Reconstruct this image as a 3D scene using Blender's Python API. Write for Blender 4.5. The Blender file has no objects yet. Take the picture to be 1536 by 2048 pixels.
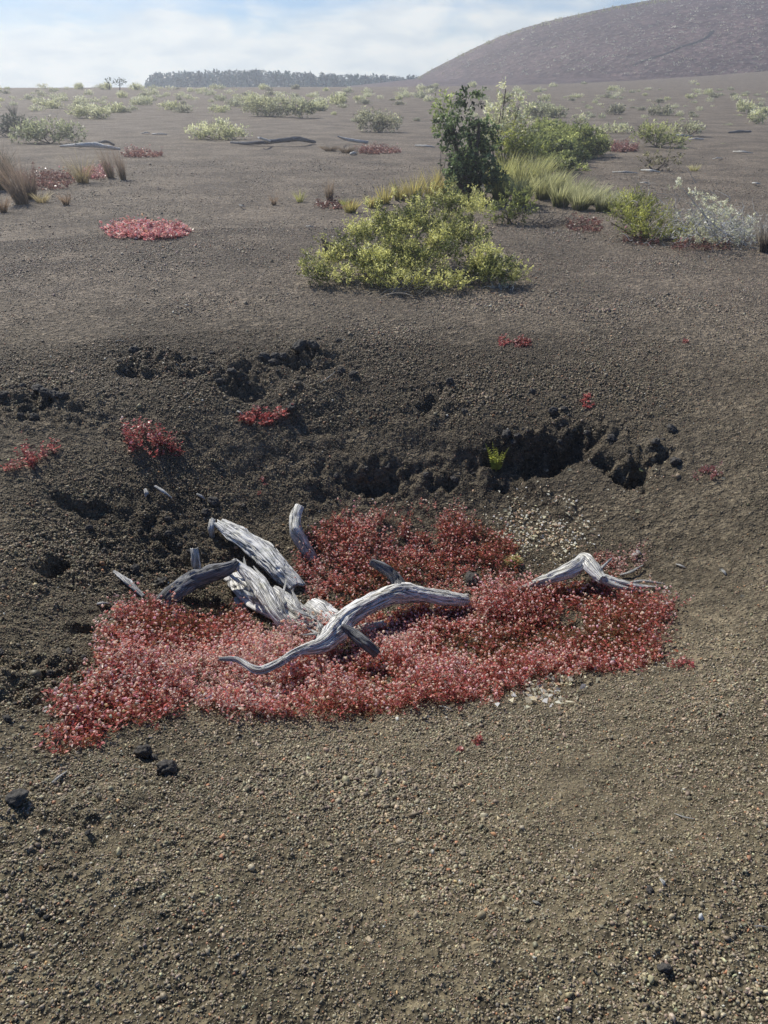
import bpy, math, random
import numpy as np
from mathutils import Vector

RNG = np.random.default_rng(11)
random.seed(11)
sc = bpy.context.scene
COL = sc.collection
R = math.radians

# ------------------------------------------------------------------ noise
def _hash(ix, iy, iz, seed):
    h = (ix.astype(np.int64) * 374761393 + iy.astype(np.int64) * 668265263 + iz * 1440662683 + seed * 974634777) & 0xFFFFFFFF
    h = ((h ^ (h >> 13)) * 1274126177) & 0xFFFFFFFF
    h = ((h ^ (h >> 16)) * 2246822519) & 0xFFFFFFFF
    return ((h ^ (h >> 15)) & 0xFFFFFF) / float(0x1000000)

def vnoise(x, y, seed=0):
    x = np.asarray(x, float); y = np.asarray(y, float)
    ix = np.floor(x); iy = np.floor(y)
    fx = x - ix; fy = y - iy
    ux = fx * fx * (3 - 2 * fx); uy = fy * fy * (3 - 2 * fy)
    a = _hash(ix, iy, 0, seed); b = _hash(ix + 1, iy, 0, seed)
    c = _hash(ix, iy + 1, 0, seed); d = _hash(ix + 1, iy + 1, 0, seed)
    return ((a + (b - a) * ux) * (1 - uy) + (c + (d - c) * ux) * uy) * 2 - 1

def vnoise3(x, y, z, seed=0):
    iz = np.floor(z); fz = z - iz; uz = fz * fz * (3 - 2 * fz)
    ix = np.floor(x); iy = np.floor(y)
    fx = x - ix; fy = y - iy
    ux = fx * fx * (3 - 2 * fx); uy = fy * fy * (3 - 2 * fy)
    out = 0
    for k in (0, 1):
        zi = (iz + k).astype(np.int64)
        a = _hash(ix, iy, zi, seed); b = _hash(ix + 1, iy, zi, seed)
        c = _hash(ix, iy + 1, zi, seed); d = _hash(ix + 1, iy + 1, zi, seed)
        v = (a + (b - a) * ux) * (1 - uy) + (c + (d - c) * ux) * uy
        out = out + v * (uz if k else 1 - uz)
    return out * 2 - 1

def fbm(x, y, octv=4, seed=0, gain=0.5):
    s = 0; a = 1.0; n = 0
    for k in range(octv):
        s = s + a * vnoise(x * 2.03 ** k + 17.3 * k, y * 2.03 ** k - 9.1 * k, seed + k); n += a; a *= gain
    return s / n

def sstep(a, b, x):
    t = np.clip((x - a) / (b - a), 0, 1)
    return t * t * (3 - 2 * t)

# ------------------------------------------------------------------ camera
CAMZ = 1.6
PITCH = math.atan(862 / 1479.1)
F = 26 / 36 * 2048
CP, SP = math.cos(PITCH), math.sin(PITCH)

def ray(px, py):
    dx = (np.asarray(px, float) - 768) / F; dy = (1024 - np.asarray(py, float)) / F
    return np.stack([dx, CP + dy * SP, -SP + dy * CP], -1)

def proj(P):
    P = np.asarray(P, float)
    x = P[..., 0]; y = P[..., 1]; z = P[..., 2] - CAMZ
    d = y * CP - z * SP
    u = y * SP + z * CP
    d = np.where(np.abs(d) < 1e-6, 1e-6, d)
    return 768 + F * x / d, 1024 - F * u / d, d

# ------------------------------------------------------------------ terrain
CX, CY = 0.05, 3.15
NEAR_R = np.array([0, .41, .97, 1.43, 1.85, 2.2, 2.6]); NEAR_Z = np.array([-.80, -.75, -.60, -.42, -.22, -.06, 0])
FAR_R = np.array([0, .5, .86, 1.02, 1.13, 1.20, 1.40, 1.75, 2.12, 2.7]); FAR_Z = np.array([-.80, -.76, -.64, -.58, -.50, -.31, -.21, -.13, -.03, 0])
FARL_R = np.array([0, .5, .8, 1.1, 1.4, 1.75, 2.12, 2.7]); FARL_Z = np.array([-.80, -.75, -.62, -.46, -.31, -.16, -.04, 0])
SIDE_R = np.array([0, .9, 1.3, 1.8, 2.3, 2.9, 3.4]); SIDE_Z = np.array([-.80, -.72, -.58, -.33, -.15, -.03, 0])

BITES = []; CLODS = []
def h(x, y):
    x = np.asarray(x, float); y = np.asarray(y, float)
    dx = x - CX; dy = y - CY
    rho0 = np.sqrt(dx * dx + dy * dy)
    wob = 1 + .10 * fbm(x * .9 + 3, y * .9, 2, 5)
    lip = .075 * fbm(x * 4.5, y * 4.5, 3, 21) + .03 * fbm(x * 16, y * 16, 2, 23)
    rho = rho0 * wob
    inv = 1 / np.maximum(rho0, 1e-4)
    c = dy * inv; s = np.abs(dx) * inv
    zn = np.interp(rho, NEAR_R, NEAR_Z)
    rl = rho + lip * sstep(.5, 1.0, rho) * sstep(2.2, 1.5, rho)
    zf = np.interp(rl, FAR_R, FAR_Z)
    zfl = np.interp(rl, FARL_R, FARL_Z)
    wl = sstep(.62, .30, dx)
    zf = zf * (1 - wl) + zfl * wl
    zs = np.interp(rho, SIDE_R, SIDE_Z)
    wf = np.clip(c, 0, 1) ** 1.3; wn = np.clip(-c, 0, 1) ** 2; ws = s * s
    tot = wf + wn + ws
    z = (zf * wf + zn * wn + zs * ws) / tot
    near = rho0 < 6
    if np.any(near):
        warp1 = .10 * fbm(x * 6, y * 6, 3, 31); warp2 = .085 * fbm(x * 8, y * 8, 4, 33, .6)
        for (bx, by, rx, ry, d) in BITES:
            wy = y - by + warp2
            q = ((x - bx + warp1) / rx) ** 2 + np.where(wy > 0, wy / (ry * .55), wy / (ry * 1.5)) ** 2
            z = z - d * np.exp(-q * q)
        m = 0
        for (bx, by, rx, ry, d) in CLODS:
            m = np.maximum(m, d * np.exp(-(((x - bx) / rx) ** 2 + ((y - by) / ry) ** 2)))
        cl = np.abs(fbm(x * 9, y * 9, 3, 41)) * 1.5 + .4 * fbm(x * 34, y * 34, 2, 43)
        z = z + m * (.075 * cl - .03)
    r = np.sqrt(x * x + y * y)
    fine = np.exp(-r / 9.0)
    z = z + fine * (.010 * fbm(x * 13, y * 13, 3, 51) + .022 * fbm(x * 2.3, y * 2.3, 2, 53)) + (1 - fine) * .03 * fbm(x * .7, y * .7, 3, 55) * (r < 60)
    z = z + .006 * fbm(x * 60, y * 60, 2, 57) * (r < 7)
    # crest of the plain, apron below the cone
    z = z +   .5 * sstep(30, 160, r) - 3.7 * sstep(165, 420, r) - .013 * np.maximum(r - 330, 0)
    far = sstep(25, 70, r)
    z = z + far * 6.6 * np.exp(-((x - 150) / 75) ** 2 - ((y - 215) / 95) ** 2)
    z = z + sstep(20, 60, r) * sstep(170, 110, r) * .12 * fbm(x * .05, y * .05, 2, 61)
    return z

def at(px, py, lift=0.0, tmax=400.0):
    scalar = np.isscalar(px)
    px = np.atleast_1d(np.asarray(px, float)); py = np.atleast_1d(np.asarray(py, float))
    D = ray(px, py); steep = D[:, 2] < -.11
    zz = np.where(steep, D[:, 2], -1.0)
    lo = np.where(steep, (CAMZ - .45 - lift) / -zz, 3.0); hi = np.where(steep, (CAMZ + 1.25) / -zz, tmax)
    for it, m in enumerate((70 if steep.all() else 260, 24, 24)):
        u = np.linspace(0, 1, m)
        ts = lo[:, None] * (hi / lo)[:, None] ** u[None] if it == 0 else lo[:, None] + (hi - lo)[:, None] * u[None]
        below = CAMZ + D[:, None, 2] * ts < h(D[:, None, 0] * ts, D[:, None, 1] * ts) + lift
        k = np.maximum(np.where(below.any(1), below.argmax(1), m - 1), 1)
        r = np.arange(len(k)); lo, hi = ts[r, k - 1], ts[r, k]
    P = np.stack([D[:, 0] * hi, D[:, 1] * hi, CAMZ + D[:, 2] * hi], -1)
    return P[0] if scalar else P

# hollows dug under the lip, and fields of crumbly clods
def ctrl(tab):
    P = at(np.array([t[0] for t in tab], float), np.array([t[1] for t in tab], float))
    return [(p[0], p[1]) + tuple(t[2:]) for p, t in zip(P, tab)]
_b = ctrl([(730, 955, .09, .08, .13), (785, 960, .07, .06, .10), (1025, 905, .13, .11, .13), (1090, 885, .15, .12, .18), (1150, 875, .11, .10, .15), (1215, 915, .07, .08, .10), (1260, 935, .08, .10, .17), (1315, 905, .10, .05, .07),
           (890, 965, .10, .05, .06), (640, 985, .10, .05, .04), (110, 1125, .05, .10, .09), (170, 1005, .15, .06, .06), (605, 722, .09, .09, .05), (500, 772, .16, .08, .06),
           (845, 808, .05, .10, .025), (1150, 1250, .05, .05, .04), (70, 810, .30, .10, .012), (320, 740, .35, .07, .045), (620, 1095, .07, .18, .04), (180, 1265, .05, .04, .05), (430, 1215, .12, .10, .04)])
_c = ctrl([(75, 805, .45, .22, 1), (320, 725, .42, .2, .8), (480, 745, .3, .25, 1), (610, 715, .3, .22, .8), (860, 795, .22, .2, .6), (1130, 880, .38, .18, 1), (1270, 920, .2, .12, 1),
           (330, 1090, .38, .30, .7), (120, 1150, .35, .35, .45), (60, 1350, .3, .3, .7), (200, 1650, .3, .25, .4), (760, 960, .45, .14, .9), (1330, 1960, .25, .12, .22), (1100, 1380, .25, .1, .5), (945, 1160, .07, .05, 1)])
BITES, CLODS = _b, _c

# ------------------------------------------------------------------ mesh helpers
def mesh(name, V, Fc, mat, parent=None, col=None, vec=None, smooth=False, loc=None):
    """Fc: int array (n,3) or (n,4), or a list of such arrays."""
    V = np.asarray(V, np.float32).reshape(-1, 3)
    if loc is not None: V = V - np.asarray(loc, np.float32)
    Fl = Fc if isinstance(Fc, list) else [Fc]
    Fl = [np.asarray(f, np.int32) for f in Fl if len(f)]
    me = bpy.data.meshes.new(name)
    me.vertices.add(len(V)); me.vertices.foreach_set('co', V.ravel())
    li = np.concatenate([f.ravel() for f in Fl])
    tot = np.concatenate([np.full(len(f), f.shape[1], np.int32) for f in Fl])
    st = np.concatenate([[0], np.cumsum(tot)[:-1]]).astype(np.int32)
    me.loops.add(len(li)); me.loops.foreach_set('vertex_index', li)
    me.polygons.add(len(tot)); me.polygons.foreach_set('loop_start', st); me.polygons.foreach_set('loop_total', tot)
    if smooth: me.polygons.foreach_set('use_smooth', np.ones(len(tot), bool))
    if col is not None:
        a = me.attributes.new('tint', 'FLOAT_COLOR', 'POINT')
        c4 = np.ones((len(V), 4), np.float32); c4[:, :3] = col
        a.data.foreach_set('color', c4.ravel())
    if vec is not None:
        a = me.attributes.new('grain', 'FLOAT_VECTOR', 'POINT')
        a.data.foreach_set('vector', np.asarray(vec, np.float32).ravel())
    me.update(); me.validate()
    me.materials.append(mat)
    o = bpy.data.objects.new(name, me); COL.objects.link(o)
    if parent is not None: o.parent = parent
    elif loc is not None: o.location = loc
    return o

def tag(o, label=None, cat=None, group=None, kind=None):
    if label: o['label'] = label
    if cat: o['category'] = cat
    if group: o['group'] = group
    if kind: o['kind'] = kind
    return o

def thing(name, label, cat, loc, group=None):
    o = bpy.data.objects.new(name, None); COL.objects.link(o)
    o.location = [float(v) for v in loc]; o.empty_display_size = .1
    return tag(o, label, cat, group)

def copy_tree(o):
    c = o.copy(); COL.objects.link(c)
    for ch in o.children:
        d = ch.copy(); COL.objects.link(d); d.parent = c
    return c

# ------------------------------------------------------------------ materials
def newmat(name):
    m = bpy.data.materials.new(name); m.use_nodes = True
    nt = m.node_tree; nt.nodes.clear()
    return m, nt, nt.nodes, nt.links

def N(nt, typ, **kw):
    n = nt.nodes.new(typ)
    for k, v in kw.items():
        if k in n.inputs.keys(): n.inputs[k].default_value = v
        else: setattr(n, k, v)
    return n

def ramp(nt, stops):
    n = nt.nodes.new('ShaderNodeValToRGB'); e = n.color_ramp.elements
    while len(e) < len(stops): e.new(.5)
    for i, (p, c) in enumerate(stops):
        e[i].position = p; e[i].color = (c[0], c[1], c[2], 1) if not np.isscalar(c) else (c, c, c, 1)
    return n

def mix(nt, fac, a, b, typ='MIX'):
    n = nt.nodes.new('ShaderNodeMix'); n.data_type = 'RGBA'; n.blend_type = typ
    for sock, v in ((n.inputs[0], fac), (n.inputs[6], a), (n.inputs[7], b)):
        if isinstance(v, bpy.types.NodeSocket): nt.links.new(v, sock)
        elif np.isscalar(v): sock.default_value = v
        else: sock.default_value = (v[0], v[1], v[2], 1)
    return n.outputs[2]

def mat_ground(name='cinder_ground', hill=False):
    m, nt, nd, lk = newmat(name)
    out = N(nt, 'ShaderNodeOutputMaterial'); b = N(nt, 'ShaderNodeBsdfPrincipled', Roughness=.85)
    b.inputs['Specular IOR Level'].default_value = .25
    g = N(nt, 'ShaderNodeNewGeometry')
    pos = g.outputs['Position']
    sep = N(nt, 'ShaderNodeSeparateXYZ'); lk.new(pos, sep.inputs[0])
    # browner close by in the pit, greyer and more purple out on the plain
    mr = N(nt, 'ShaderNodeMapRange'); mr.inputs[1].default_value = 1.0; mr.inputs[2].default_value = 6.5
    lk.new(sep.outputs[1], mr.inputs[0])
    base = mix(nt, mr.outputs[0], (.155, .128, .078), (.206, .167, .122)) if not hill else mix(nt, 0.0, (.118, .080, .074), (.1, .1, .1))  # near colour darkened to paint in the shade between the gravel stones
    big = N(nt, 'ShaderNodeTexNoise', Scale=.9 if not hill else .015, Detail=5.0); lk.new(pos, big.inputs['Vector'])
    r1 = ramp(nt, [(.35, .72), (.65, 1.25)]); lk.new(big.outputs[0], r1.inputs[0])
    c = mix(nt, 1.0, base, r1.outputs[0], 'MULTIPLY')
    # dusty tan patches
    tn = N(nt, 'ShaderNodeTexNoise', Scale=1.6, Detail=4.0); lk.new(pos, tn.inputs['Vector'])
    r2 = ramp(nt, [(.62, 0.0), (.78, .40 if not hill else .0)]); lk.new(tn.outputs[0], r2.inputs[0])
    c = mix(nt, r2.outputs[0], c, (.19, .155, .095))
    # grains
    v1 = N(nt, 'ShaderNodeTexVoronoi', Scale=75.0 if not hill else 1.2); lk.new(pos, v1.inputs['Vector'])
    v2 = N(nt, 'ShaderNodeTexVoronoi', Scale=24.0 if not hill else .6); lk.new(pos, v2.inputs['Vector'])
    v3 = N(nt, 'ShaderNodeTexNoise', Scale=6.0 if not hill else .12, Detail=8.0, Roughness=.7); lk.new(pos, v3.inputs['Vector'])
    hs = N(nt, 'ShaderNodeSeparateColor'); lk.new(v1.outputs['Color'], hs.inputs[0])
    r3 = ramp(nt, [(0, .45), (.5, .95), (.93, 1.3), (.97, 1.7)]); lk.new(hs.outputs[0], r3.inputs[0])
    c = mix(nt, .8, c, r3.outputs[0], 'MULTIPLY')
    hs2 = N(nt, 'ShaderNodeSeparateColor'); lk.new(v2.outputs['Color'], hs2.inputs[0])
    r4 = ramp(nt, [(0, .7), (1, 1.3)]); lk.new(hs2.outputs[0], r4.inputs[0])
    c = mix(nt, 1.0, c, r4.outputs[0], 'MULTIPLY')
    r5 = ramp(nt, [(.3, .7), (.7, 1.3)]); lk.new(v3.outputs[0], r5.inputs[0])
    c = mix(nt, 1.0, c, r5.outputs[0], 'MULTIPLY')
    if not hill:
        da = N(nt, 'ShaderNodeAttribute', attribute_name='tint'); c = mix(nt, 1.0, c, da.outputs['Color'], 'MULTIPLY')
    lk.new(c, b.inputs['Base Color'])
    ad = N(nt, 'ShaderNodeMath', operation='MULTIPLY_ADD'); lk.new(v2.outputs['Distance'], ad.inputs[0]); ad.inputs[1].default_value = 2.0; lk.new(v1.outputs['Distance'], ad.inputs[2])
    ad2 = N(nt, 'ShaderNodeMath', operation='MULTIPLY_ADD'); lk.new(v3.outputs[0], ad2.inputs[0]); ad2.inputs[1].default_value = 3.0; lk.new(ad.outputs[0], ad2.inputs[2])
    bp = N(nt, 'ShaderNodeBump', Strength=.9, Distance=.012 if not hill else .12); lk.new(ad2.outputs[0], bp.inputs['Height'])
    lk.new(bp.outputs[0], b.inputs['Normal']); lk.new(b.outputs[0], out.inputs[0])
    return m

def mat_tint(name, rough=.8, spec=.3, transl=0.0, noise=None, bump=0, tboost=1.3):
    m, nt, nd, lk = newmat(name)
    out = N(nt, 'ShaderNodeOutputMaterial'); b = N(nt, 'ShaderNodeBsdfPrincipled', Roughness=rough)
    b.inputs['Specular IOR Level'].default_value = spec
    a = N(nt, 'ShaderNodeAttribute', attribute_name='tint'); c = a.outputs['Color']
    if noise:
        g = N(nt, 'ShaderNodeNewGeometry')
        tx = N(nt, 'ShaderNodeTexNoise', Scale=noise, Detail=4.0, Roughness=.65); lk.new(g.outputs['Position'], tx.inputs['Vector'])
        r = ramp(nt, [(.3, .55), (.7, 1.45)]); lk.new(tx.outputs[0], r.inputs[0])
        c = mix(nt, 1.0, c, r.outputs[0], 'MULTIPLY')
        if bump:
            bp = N(nt, 'ShaderNodeBump', Strength=.8, Distance=bump); lk.new(tx.outputs[0], bp.inputs['Height']); lk.new(bp.outputs[0], b.inputs['Normal'])
    lk.new(c, b.inputs['Base Color'])
    if transl:
        t = N(nt, 'ShaderNodeBsdfTranslucent')
        lk.new(mix(nt, 1.0, c, (tboost, tboost, tboost * .9), 'MULTIPLY'), t.inputs['Color'])
        ms = N(nt, 'ShaderNodeMixShader'); ms.inputs[0].default_value = transl
        lk.new(b.outputs[0], ms.inputs[1]); lk.new(t.outputs[0], ms.inputs[2]); lk.new(ms.outputs[0], out.inputs[0])
    else: lk.new(b.outputs[0], out.inputs[0])
    return m

def mat_wood(name, pale, dark, moss=0.0):
    m, nt, nd, lk = newmat(name)
    out = N(nt, 'ShaderNodeOutputMaterial'); b = N(nt, 'ShaderNodeBsdfPrincipled', Roughness=.92)
    b.inputs['Specular IOR Level'].default_value = .12
    a = N(nt, 'ShaderNodeAttribute', attribute_name='grain')
    mp = N(nt, 'ShaderNodeMapping'); mp.inputs['Scale'].default_value = (3.6, 3.6, 2.6); lk.new(a.outputs['Vector'], mp.inputs['Vector'])
    n1 = N(nt, 'ShaderNodeTexNoise', Scale=1.3, Detail=6.0, Roughness=.7, Distortion=.5); lk.new(mp.outputs[0], n1.inputs['Vector'])
    mp2 = N(nt, 'ShaderNodeMapping'); mp2.inputs['Scale'].default_value = (2.6, 2.6, 1.8); lk.new(a.outputs['Vector'], mp2.inputs['Vector'])
    n2 = N(nt, 'ShaderNodeTexNoise', Scale=1.4, Detail=3.0, Roughness=.55); lk.new(mp2.outputs[0], n2.inputs['Vector'])
    r = ramp(nt, [(.21, dark), (.32, tuple(.5 * (p + d) for p, d in zip(pale, dark))), (.41, pale), (.66, tuple(min(.85, p * 1.15) for p in pale))]); lk.new(n1.outputs[0], r.inputs[0])
    r2 = ramp(nt, [(.34, .9), (.40, 1.0), (.425, .08), (.45, 1.0), (.535, 1.05), (.56, .12), (.585, 1.05)]); lk.new(n2.outputs[0], r2.inputs[0])
    c = mix(nt, .62, r.outputs[0], r2.outputs[0], 'MULTIPLY')
    g = N(nt, 'ShaderNodeNewGeometry')
    if moss:
        n3 = N(nt, 'ShaderNodeTexNoise', Scale=22.0, Detail=4.0); lk.new(g.outputs['Position'], n3.inputs['Vector'])
        r3 = ramp(nt, [(.52, 0.0), (.66, moss)]); lk.new(n3.outputs[0], r3.inputs[0])
        c = mix(nt, r3.outputs[0], c, (.33, .36, .17))
    lk.new(c, b.inputs['Base Color'])
    ad = N(nt, 'ShaderNodeMath', operation='ADD'); lk.new(n1.outputs[0], ad.inputs[0]); lk.new(r2.outputs[0], ad.inputs[1])
    bp = N(nt, 'ShaderNodeBump', Strength=1.0, Distance=.010); lk.new(ad.outputs[0], bp.inputs['Height']); lk.new(bp.outputs[0], b.inputs['Normal'])
    lk.new(b.outputs[0], out.inputs[0])
    return m

M = dict(
    ground=mat_ground(), hill=mat_ground('hill_cinder', True),
    cinder=mat_tint('cinder_stone', .6, .5, noise=180),
    lava=mat_tint('lava_rock', .8, .35, noise=60, bump=.01),
    leaf=mat_tint('shrub_leaf', .45, .45, .45, tboost=1.45),
    pale=mat_tint('pale_leaf', .7, .2, .45, tboost=1.5),
    red=mat_tint('knotweed_leaf', .36, .5, .45, tboost=1.45),
    bloom=mat_tint('knotweed_bloom', .7, .2, .4, tboost=1.5),
    stem=mat_tint('stem', .8, .2),
    grass=mat_tint('dry_grass', .55, .4, .5, tboost=1.6),
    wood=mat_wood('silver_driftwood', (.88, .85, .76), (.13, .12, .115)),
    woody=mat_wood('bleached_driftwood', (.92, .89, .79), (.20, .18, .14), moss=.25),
    wooddark=mat_wood('shaded_driftwood', (.25, .25, .25), (.035, .035, .04)),  # dark copy of the driftwood with shade put into its colour
)

def pit_tone(x, y):  # colour factor, lower across the pit interior and its left flank
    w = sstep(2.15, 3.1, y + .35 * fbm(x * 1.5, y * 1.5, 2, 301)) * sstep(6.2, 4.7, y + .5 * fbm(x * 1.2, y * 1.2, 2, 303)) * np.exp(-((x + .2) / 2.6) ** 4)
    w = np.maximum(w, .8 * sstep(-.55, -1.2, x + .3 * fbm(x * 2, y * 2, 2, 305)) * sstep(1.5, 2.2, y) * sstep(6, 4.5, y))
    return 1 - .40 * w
# ------------------------------------------------------------------ the ground sheet
def build_ground():
    fr = np.arange(-R(57), R(57), .0032)
    bk = np.linspace(R(57), 2 * math.pi - R(57), 110, endpoint=False)
    ang = np.concatenate([fr, bk])
    rs = [.22]
    while rs[-1] < 5000:
        r = rs[-1]
        k = .0032 if r < 7 else (.005 if r < 30 else (.014 if r < 400 else .06))
        rs.append(r * (1 + k))
    rs = np.array(rs)
    A, RR = np.meshgrid(ang, rs)
    X = RR * np.sin(A); Y = RR * np.cos(A)
    Z = h(X, Y)
    nr, na = X.shape
    V = np.stack([X.ravel(), Y.ravel(), Z.ravel()], -1)
    i = np.arange(nr - 1)[:, None]; j = np.arange(na)[None, :]
    a = i * na + j; b = i * na + (j + 1) % na
    Fq = np.stack([a, b, b + na, a + na], -1).reshape(-1, 4)[:, ::-1]
    V = np.vstack([V, [[0, 0, float(h(0., 0.))]]])
    jj = np.arange(na)
    Ft = np.stack([jj, (jj + 1) % na, np.full(na, len(V) - 1)], -1)
    o = mesh('ground', V, [Fq, Ft], M['ground'], smooth=True, col=np.repeat(pit_tone(V[:, 0], V[:, 1])[:, None], 3, 1))
    tag(o, kind='structure')
build_ground()

# the cinder cone behind on the right
HD = 380.0
SIL = [(700, 172), (830, 158), (870, 135), (900, 120), (950, 95), (1000, 73), (1050, 56), (1100, 42), (1200, 20), (1290, 4), (1400, -9), (1560, -17)]
def _sil(px, py):
    r = ray(px, py); return r[0] / r[1] * HD, CAMZ + r[2] / r[1] * HD
SX = np.array([_sil(*p)[0] for p in SIL]); SZ = np.array([_sil(*p)[1] for p in SIL])
HXC = SX[-1]
SR = (HXC - SX)[::-1]; SZr = SZ[::-1]
SR = np.concatenate([SR, [SR[-1] + 40]]); SZr = np.concatenate([SZr, [-6.0]])
def hill_z(x, y):
    r = np.hypot(x - HXC, y - HD)
    z = np.interp(r, SR, SZr)
    return z + .25 * fbm(x * .05, y * .05, 3, 71) * sstep(0, 12, z) + .06 * fbm(x * .35, y * .35, 2, 73)
def build_hill():
    xs = np.linspace(HXC - SR[-1] - 2, HXC + SR[-1], 330); ys = np.linspace(HD - SR[-1], HD + 110, 300)
    X, Y = np.meshgrid(xs, ys); Z = hill_z(X, Y)
    n, k = X.shape
    i = np.arange(n - 1)[:, None]; j = np.arange(k - 1)[None]
    a = i * k + j
    Fq = np.stack([a, a + 1, a + k + 1, a + k], -1).reshape(-1, 4)
    tag(mesh('hill', np.stack([X.ravel(), Y.ravel(), Z.ravel()], -1), Fq, M['hill'], smooth=True), kind='structure')
build_hill()
def hill_at(px, py):
    D = ray(px, py); t = np.linspace(120, 460, 1400)
    Z = CAMZ + D[2] * t
    b = Z < hill_z(D[0] * t, D[1] * t)
    if not b.any(): return None
    k = b.argmax(); return np.array([D[0] * t[k], D[1] * t[k], Z[k]])

# ------------------------------------------------------------------ stones
def ico(sub=0):
    t = (1 + 5 ** .5) / 2
    v = [(-1, t, 0), (1, t, 0), (-1, -t, 0), (1, -t, 0), (0, -1, t), (0, 1, t), (0, -1, -t), (0, 1, -t), (t, 0, -1), (t, 0, 1), (-t, 0, -1), (-t, 0, 1)]
    f = [(0, 11, 5), (0, 5, 1), (0, 1, 7), (0, 7, 10), (0, 10, 11), (1, 5, 9), (5, 11, 4), (11, 10, 2), (10, 7, 6), (7, 1, 8), (3, 9, 4), (3, 4, 2), (3, 2, 6), (3, 6, 8), (3, 8, 9), (4, 9, 5), (2, 4, 11), (6, 2, 10), (8, 6, 7), (9, 8, 1)]
    v = [np.array(p) / np.linalg.norm(p) for p in v]
    for _ in range(sub):
        cache = {}; nf = []
        def mid(a, b):
            k = (min(a, b), max(a, b))
            if k not in cache:
                p = v[a] + v[b]; v.append(p / np.linalg.norm(p)); cache[k] = len(v) - 1
            return cache[k]
        for a, b, c in f:
            x, y, z = mid(a, b), mid(b, c), mid(c, a)
            nf += [(a, x, z), (b, y, x), (c, z, y), (x, y, z)]
        f = nf
    return np.array(v), np.array(f)
ICO = [ico(k) for k in range(5)]
OCTV = np.array([(1, 0, 0), (-1, 0, 0), (0, 1, 0), (0, -1, 0), (0, 0, 1), (0, 0, -1)], float)
OCTF = np.array([(0, 2, 4), (2, 1, 4), (1, 3, 4), (3, 0, 4), (2, 0, 5), (1, 2, 5), (3, 1, 5), (0, 3, 5)])

def randrot(n):
    q = RNG.normal(size=(n, 4)); q /= np.linalg.norm(q, axis=1)[:, None]
    w, x, y, z = q.T
    return np.stack([1 - 2 * (y * y + z * z), 2 * (x * y - z * w), 2 * (x * z + y * w), 2 * (x * y + z * w), 1 - 2 * (x * x + z * z), 2 * (y * z - x * w), 2 * (x * z - y * w), 2 * (y * z + x * w), 1 - 2 * (x * x + y * y)], -1).reshape(-1, 3, 3)

def blobs(P, S, C, shapes, flat=(.40, .85)):
    """Many small irregular solids in one mesh: returns V, F, col."""
    Vs, Fs, Cs = [], [], []; off = 0
    pick = RNG.integers(0, len(shapes), len(P))
    for k, (bv, bf) in enumerate(shapes):
        ix = np.where(pick == k)[0]
        if not len(ix): continue
        sc3 = np.stack([np.ones(len(ix)), RNG.uniform(.6, 1, len(ix)), RNG.uniform(flat[0], flat[1], len(ix))], -1)
        rot = randrot(len(ix))
        v = np.einsum('nij,nmj->nmi', rot, bv[None] * sc3[:, None, :]) * S[ix, None, None] + P[ix, None, :]
        m = len(bv)
        Vs.append(v.reshape(-1, 3)); Fs.append((bf[None] + (np.arange(len(ix)) * m)[:, None, None] + off).reshape(-1, 3))
        Cs.append(np.repeat(C[ix], m, 0)); off += len(ix) * m
    return np.vstack(Vs), np.vstack(Fs), np.vstack(Cs)

def rough_shapes(base, n, amp):
    out = []
    for k in range(n):
        v, f = base
        out.append((v * (1 + RNG.uniform(-amp, amp, (len(v), 1))) + RNG.uniform(-.1, .1, v.shape) * amp * 2, f))
    return out
SH1 = rough_shapes(ICO[0], 12, .48); SH0 = rough_shapes((OCTV, OCTF), 8, .45)

def gravel():
    bands = [(.30, 1.45, 34000, SH1, 58), (1.45, 2.4, 33000, SH1, 42), (2.4, 3.6, 20000, SH1, 38), (3.6, 5.6, 17000, SH0, 38), (5.6, 10, 5200, SH0, 36), (10, 22, 750, SH0, 34)]
    for bi, (r0, r1, den, shp, ang) in enumerate(bands):
        n = int(den * (r1 * r1 - r0 * r0) * R(ang))
        r = np.sqrt(RNG.uniform(r0 * r0, r1 * r1, n)); a = RNG.uniform(-R(ang), R(ang), n)
        x = r * np.sin(a); y = r * np.cos(a); z = h(x, y)
        size = np.exp(RNG.normal(math.log(.0029), .38, n)) * (1 + .075 * np.clip(r - 1.5, 0, 20))
        sort = fbm(x * 1.3, y * 1.3, 3, 81)
        size *= np.exp(.7 * sort) * (1 + .25 * fbm(x * 7, y * 7, 2, 83))
        size = np.clip(size, .0016, .022)
        big = RNG.random(n) < .006; size[big] *= RNG.uniform(1.5, 2.4, big.sum())
        t = sstep(1.0, 8.0, y)[:, None]
        c = np.array([.262, .218, .142]) * (1 - t) + np.array([.232, .188, .138]) * t
        c = c * pit_tone(x, y)[:, None] ** np.array([.9, 1.0, 1.25])
        c = c * np.exp(RNG.normal(0, .37, (n, 1))) * (1 + RNG.normal(0, .05, (n, 3)))
        pale = RNG.random(n) < .014
        c[pale] = np.array([.48, .45, .37]) * RNG.uniform(.6, 1.5, (pale.sum(), 1))
        size[pale] *= .75
        redd = RNG.random(n) < .03; c[redd] *= np.array([1.5, .95, .75])
        drop = (fbm(x * 1.1 + 31, y * 1.1, 3, 85) > .36) & (RNG.random(n) < .4)
        if r1 > 15: drop = drop | (RNG.random(n) < sstep(11, r1, r))
        x, y, z, size, c = [v[~drop] for v in (x, y, z, size, c)]
        P = np.stack([x, y, z + size * .25], -1)
        V, Fc, C = blobs(P, size, np.clip(c, .008, .6), shp)
        tag(mesh('cinder_gravel', V, Fc, M['cinder'], col=C), kind='stuff', label='loose dark brown cinder gravel covering the ground')
gravel()

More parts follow.
